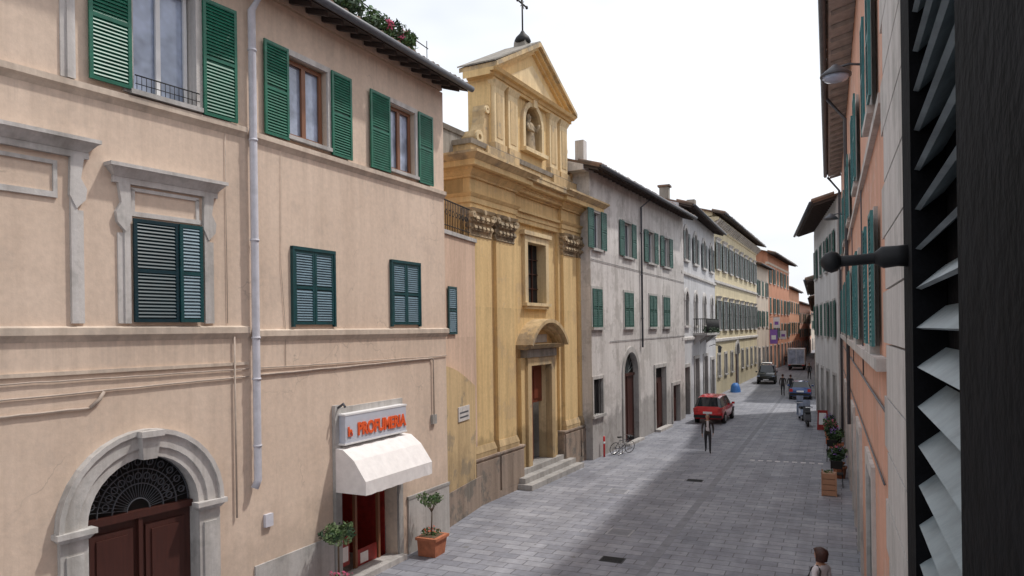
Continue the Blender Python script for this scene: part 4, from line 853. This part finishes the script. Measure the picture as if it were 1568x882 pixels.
# ================================================================= PEOPLE
def person(name,loc,ang,top,legs,hair,stride=.24,h=1.75,shirt=None,female=False,armf=.12,longhair=False,bag=False):
    k=h/1.75
    J={'pel':((0,0,.95),.135,.11),'sp':((0,.0,1.13),.125,.10),'ch':((0,0,1.32),.155,.11),'ub':((0,.01,1.42),.12,.085),'nk':((0,-.01,1.5),.055,.055),'hd':((0,-.02,1.57),.05,.05)}
    Ed=[('pel','sp'),('sp','ch'),('ch','ub'),('ub','nk'),('nk','hd')]
    for s,n in ((1,'l'),(-1,'r')):
        f=s*stride;w=.185 if not female else .165
        J['sh'+n]=((s*w,.01,1.41),.06,.06);J['el'+n]=((s*(w+.06),.03+f*.25,1.14),.046,.046);J['wr'+n]=((s*(w+.055),-armf+f*.45,.91),.03,.03);J['pa'+n]=((s*(w+.05),-armf-.03+f*.5,.83),.034,.018)
        J['hp'+n]=((s*.09,0,.88),.095,.095);J['kn'+n]=((s*.10,-f*.55-.03,.50),.06,.06);J['an'+n]=((s*.10,-f*.95+(.05 if f<0 else 0),.09+(.05 if f<0 else 0)),.042,.042);J['to'+n]=((s*.115,-f*.95-.14+(.05 if f<0 else 0),.045),.042,.03)
        Ed+=[('ub','sh'+n),('sh'+n,'el'+n),('el'+n,'wr'+n),('wr'+n,'pa'+n),('pel','hp'+n),('hp'+n,'kn'+n),('kn'+n,'an'+n),('an'+n,'to'+n)]
    keys=list(J);me=bpy.data.meshes.new(name);me.from_pydata([J[q][0] for q in keys],[(keys.index(a),keys.index(b)) for a,b in Ed],[])
    ob=bpy.data.objects.new(name+'_tmp',me);COL.objects.link(ob)
    md=ob.modifiers.new('s','SKIN');sv=me.skin_vertices[0].data
    for i,q in enumerate(keys): sv[i].radius=(J[q][1],J[q][2]);sv[i].use_root=(q=='pel')
    sb=ob.modifiers.new('b','SUBSURF');sb.levels=2;sb.render_levels=2
    dg=bpy.context.evaluated_depsgraph_get();ev=ob.evaluated_get(dg);m2=bpy.data.meshes.new_from_object(ev)
    bpy.data.objects.remove(ob)
    m2.name=name+'_body'
    m2.materials.clear()
    for q in (top,legs,M['skin'],M['rubber'],shirt or top): m2.materials.append(q)
    for p in m2.polygons:
        c=p.center;p.use_smooth=True;arm=abs(c.x)>(.17 if not female else .155)
        if c.z<.085 or (c.z<.13 and c.y<-.02): p.material_index=3
        elif arm and c.z<.9 : p.material_index=2
        elif c.z>1.475: p.material_index=2
        elif c.z<.86 and not arm: p.material_index=1
        elif c.y<-.05 and abs(c.x)<.06 and c.z>1.0: p.material_index=4
        else: p.material_index=0
    e=empty(name,(0,0,0))
    bo=bpy.data.objects.new('body',m2);COL.objects.link(bo);bo.parent=e
    g=G('x',(0,0));vs=[];fs=[];n=16;R_=[(1.535,.045,.05),(1.555,.06,.075),(1.59,.072,.09),(1.64,.078,.10),(1.69,.077,.102),(1.73,.06,.085),(1.752,.03,.045)]
    for z,rx,ry in R_:
        for j in range(n):
            t=2*math.pi*j/n;yy=-ry*math.cos(t)
            if yy<0 and z<1.57: yy*=1.12
            vs.append(Vector((rx*math.sin(t),-.015+yy,z)))
    fs=[(i*n+j,i*n+(j+1)%n,(i+1)*n+(j+1)%n,(i+1)*n+j) for i in range(6) for j in range(n)]+[tuple(range(6*n,7*n)),tuple(range(n))]
    g.raw('head',M['skin'],vs,fs,True)
    def wt(part,mt,pts,r,kk=6): g.tube(part,mt,pts,r,kk,local=False)
    wt('nose',M['skin'],[(0,-.108,1.665),(0,-.128,1.635),(0,-.135,1.622),(0,-.11,1.615)],[.008,.012,.014,.01])
    for s in (-1,1):
        wt('ear',M['skin'],[(s*.078,0,1.61),(s*.086,.005,1.64),(s*.08,.0,1.668)],[.01,.014,.008]);wt('eye',M['dark'],[(s*.028-.01,-.106,1.655),(s*.028+.01,-.106,1.655)],.007);wt('brow',hair,[(s*.012,-.11,1.675),(s*.045,-.098,1.678)],.005)
    wt('mouth',M['pink'],[(-.022,-.112,1.588),(0,-.118,1.587),(.022,-.112,1.588)],.005)
    hk=1.32 if longhair else 1.0
    vs=[];HR=[(1.54 if longhair else 1.60,.078*hk,.085*hk),(1.64,.088*hk,.105*hk),(1.69,.09*hk,.115*hk),(1.735,.078*hk,.10*hk),(1.77,.05*hk,.065*hk),(1.79,.01,.015)]
    for z,rx,ry in HR:
        for j in range(n):
            t=2*math.pi*j/n;yy=-ry*math.cos(t)
            if math.cos(t)>.35 and z<1.70: yy=-.02
            vs.append(Vector((rx*math.sin(t)*(1+.09*math.sin(5*t+z*30)),yy*(1+.08*math.sin(7*t+z*50)),z)))
    g.raw('hair',hair,vs,[(i*n+j,i*n+(j+1)%n,(i+1)*n+(j+1)%n,(i+1)*n+j) for i in range(5) for j in range(n)]+[tuple(range(5*n,6*n))],True)
    for s,nm in ((1,'l'),(-1,'r')):
        P0=Vector(J['pa'+nm][0]);
        for q in range(4):
            y=-.026+q*.017;l=(.07,.08,.075,.058)[q];b=P0+Vector((0,y,-.015))
            wt('fingers',M['skin'],[b,b+Vector((0,-.004,-l*.5)),b+Vector((-s*.012,-.006,-l*.8)),b+Vector((-s*.028,-.006,-l))],[.009,.0085,.008,.006],5)
        b=P0+Vector((-s*.008,-.03,.02));wt('thumb',M['skin'],[b,b+Vector((-s*.01,-.022,-.02)),b+Vector((-s*.015,-.028,-.05))],[.011,.01,.007],5)
    if bag: wt('bag',M['coat'],[(.27,.02,1.1),(.28,.02,.95),(.28,.02,.8)],[.05,.12,.1],8);wt('bag_strap',M['coat'],[(.10,.02,1.475),(.12,-.1,1.40),(.18,-.12,1.25),(.26,-.03,1.05)],.02,5);wt('bag_strap',M['coat'],[(.10,.02,1.475),(.13,.11,1.40),(.19,.12,1.22),(.27,.05,1.05)],.02,5)
    for (part,mat,sm),(V,Fc) in g.p.items():
        addobj(part,V,Fc,mat,e,sm)
    e.location=loc;e.rotation_euler=(0,0,ang);e.scale=(k,k,k);return e
person('walking_man',(-5.6,34.0,.005),math.radians(8),M['coat'],M['trous'],M['hairg'],.26,1.76,M['shirt'])
person('woman',(-.36,14.1,.005),math.radians(-130),M['shirt'],M['trous'],M['hairb'],.15,1.76,None,True,longhair=True,bag=True)
person('pedestrian',(-4.35,64,.005),math.radians(180),M['coat'],M['trous'],M['hairb'],.2,1.78)
person('pedestrian',(-3.75,64.2,.005),math.radians(175),M['trous'],M['coat'],M['hairb'],-.2,1.74)
person('pedestrian',(-3.0,84,.005),math.radians(10),M['trous'],M['coat'],M['hairb'],.2,1.76)
person('pedestrian',(-7.0,110,.005),math.radians(10),M['coat'],M['trous'],M['hairb'],.2,1.76)
g=G('distant_trees',(-6,222))
for k in range(60):
    x=random.uniform(-16,16);z=random.uniform(4,11)-abs(x)*.1;leaves(g,'foliage',M[random.choice(['leaf','leafd'])],(x-2,224+random.uniform(-2,2),z),(2.2,2,1.8),160,.35)
for k in range(5): g.tube('trunks',M['bark'],[(0,-10+k*5,0),(0,-10+k*5,6)],[.3,.15],6)
g.done((-2,224,0))

# ================================================================= LIGHT, SKY, CAMERA
el=math.radians(59);az=Vector((.76,.65,0)).normalized()
tosun=Vector((az.x*math.cos(el),az.y*math.cos(el),math.sin(el)))
sd=bpy.data.lights.new('sun','SUN');sd.energy=2.6;sd.angle=math.radians(2.0);sd.color=(1,.96,.9)
so=bpy.data.objects.new('sun',sd);COL.objects.link(so);so.rotation_euler=tosun.to_track_quat('Z','Y').to_euler();so.location=(20,20,40)
w=bpy.data.worlds.new("World");S.world=w;w.use_nodes=True;nt=w.node_tree;N=nt.nodes;L=nt.links;bg=N["Background"]
sk=N.new("ShaderNodeTexSky");sk.sky_type='NISHITA';sk.sun_disc=False;sk.sun_elevation=el;sk.sun_rotation=math.atan2(az.x,az.y)
sk.air_density=1.3;sk.dust_density=5;sk.ozone_density=1.0;sk.altitude=100
tc=N.new("ShaderNodeTexCoord").outputs["Generated"]
n_=noise(N,L,tc,1.6,4,.6,(1,1,2.2));f=ramp(N,L,n_,.30,.62,(.45,)*3,(1,)*3)
c=mix(N,L,f,sk.outputs[0],(8.5,8.75,9.2))
L.new(c,bg.inputs[0]);bg.inputs[1].default_value=.13
cam=bpy.data.cameras.new('camera');co=bpy.data.objects.new('camera',cam);COL.objects.link(co);S.camera=co
al=math.atan(501/1100);r=math.radians(.8)
F=Vector((-math.sin(al),math.cos(al),0));R=Vector((math.cos(al),math.sin(al),0));U=Vector((0,0,1))
Up=U*math.cos(r)+R*math.sin(r);Rp=R*math.cos(r)-U*math.sin(r)
mt=Matrix((Rp,Up,-F)).transposed().to_4x4();mt.translation=(0,0,5.8);co.matrix_world=mt
cam.sensor_width=36;cam.lens=36*1100/1568;cam.shift_y=64.5/1568;cam.clip_start=.02;cam.clip_end=2000
S.view_settings.view_transform='Standard';S.view_settings.look='None';S.view_settings.exposure=0
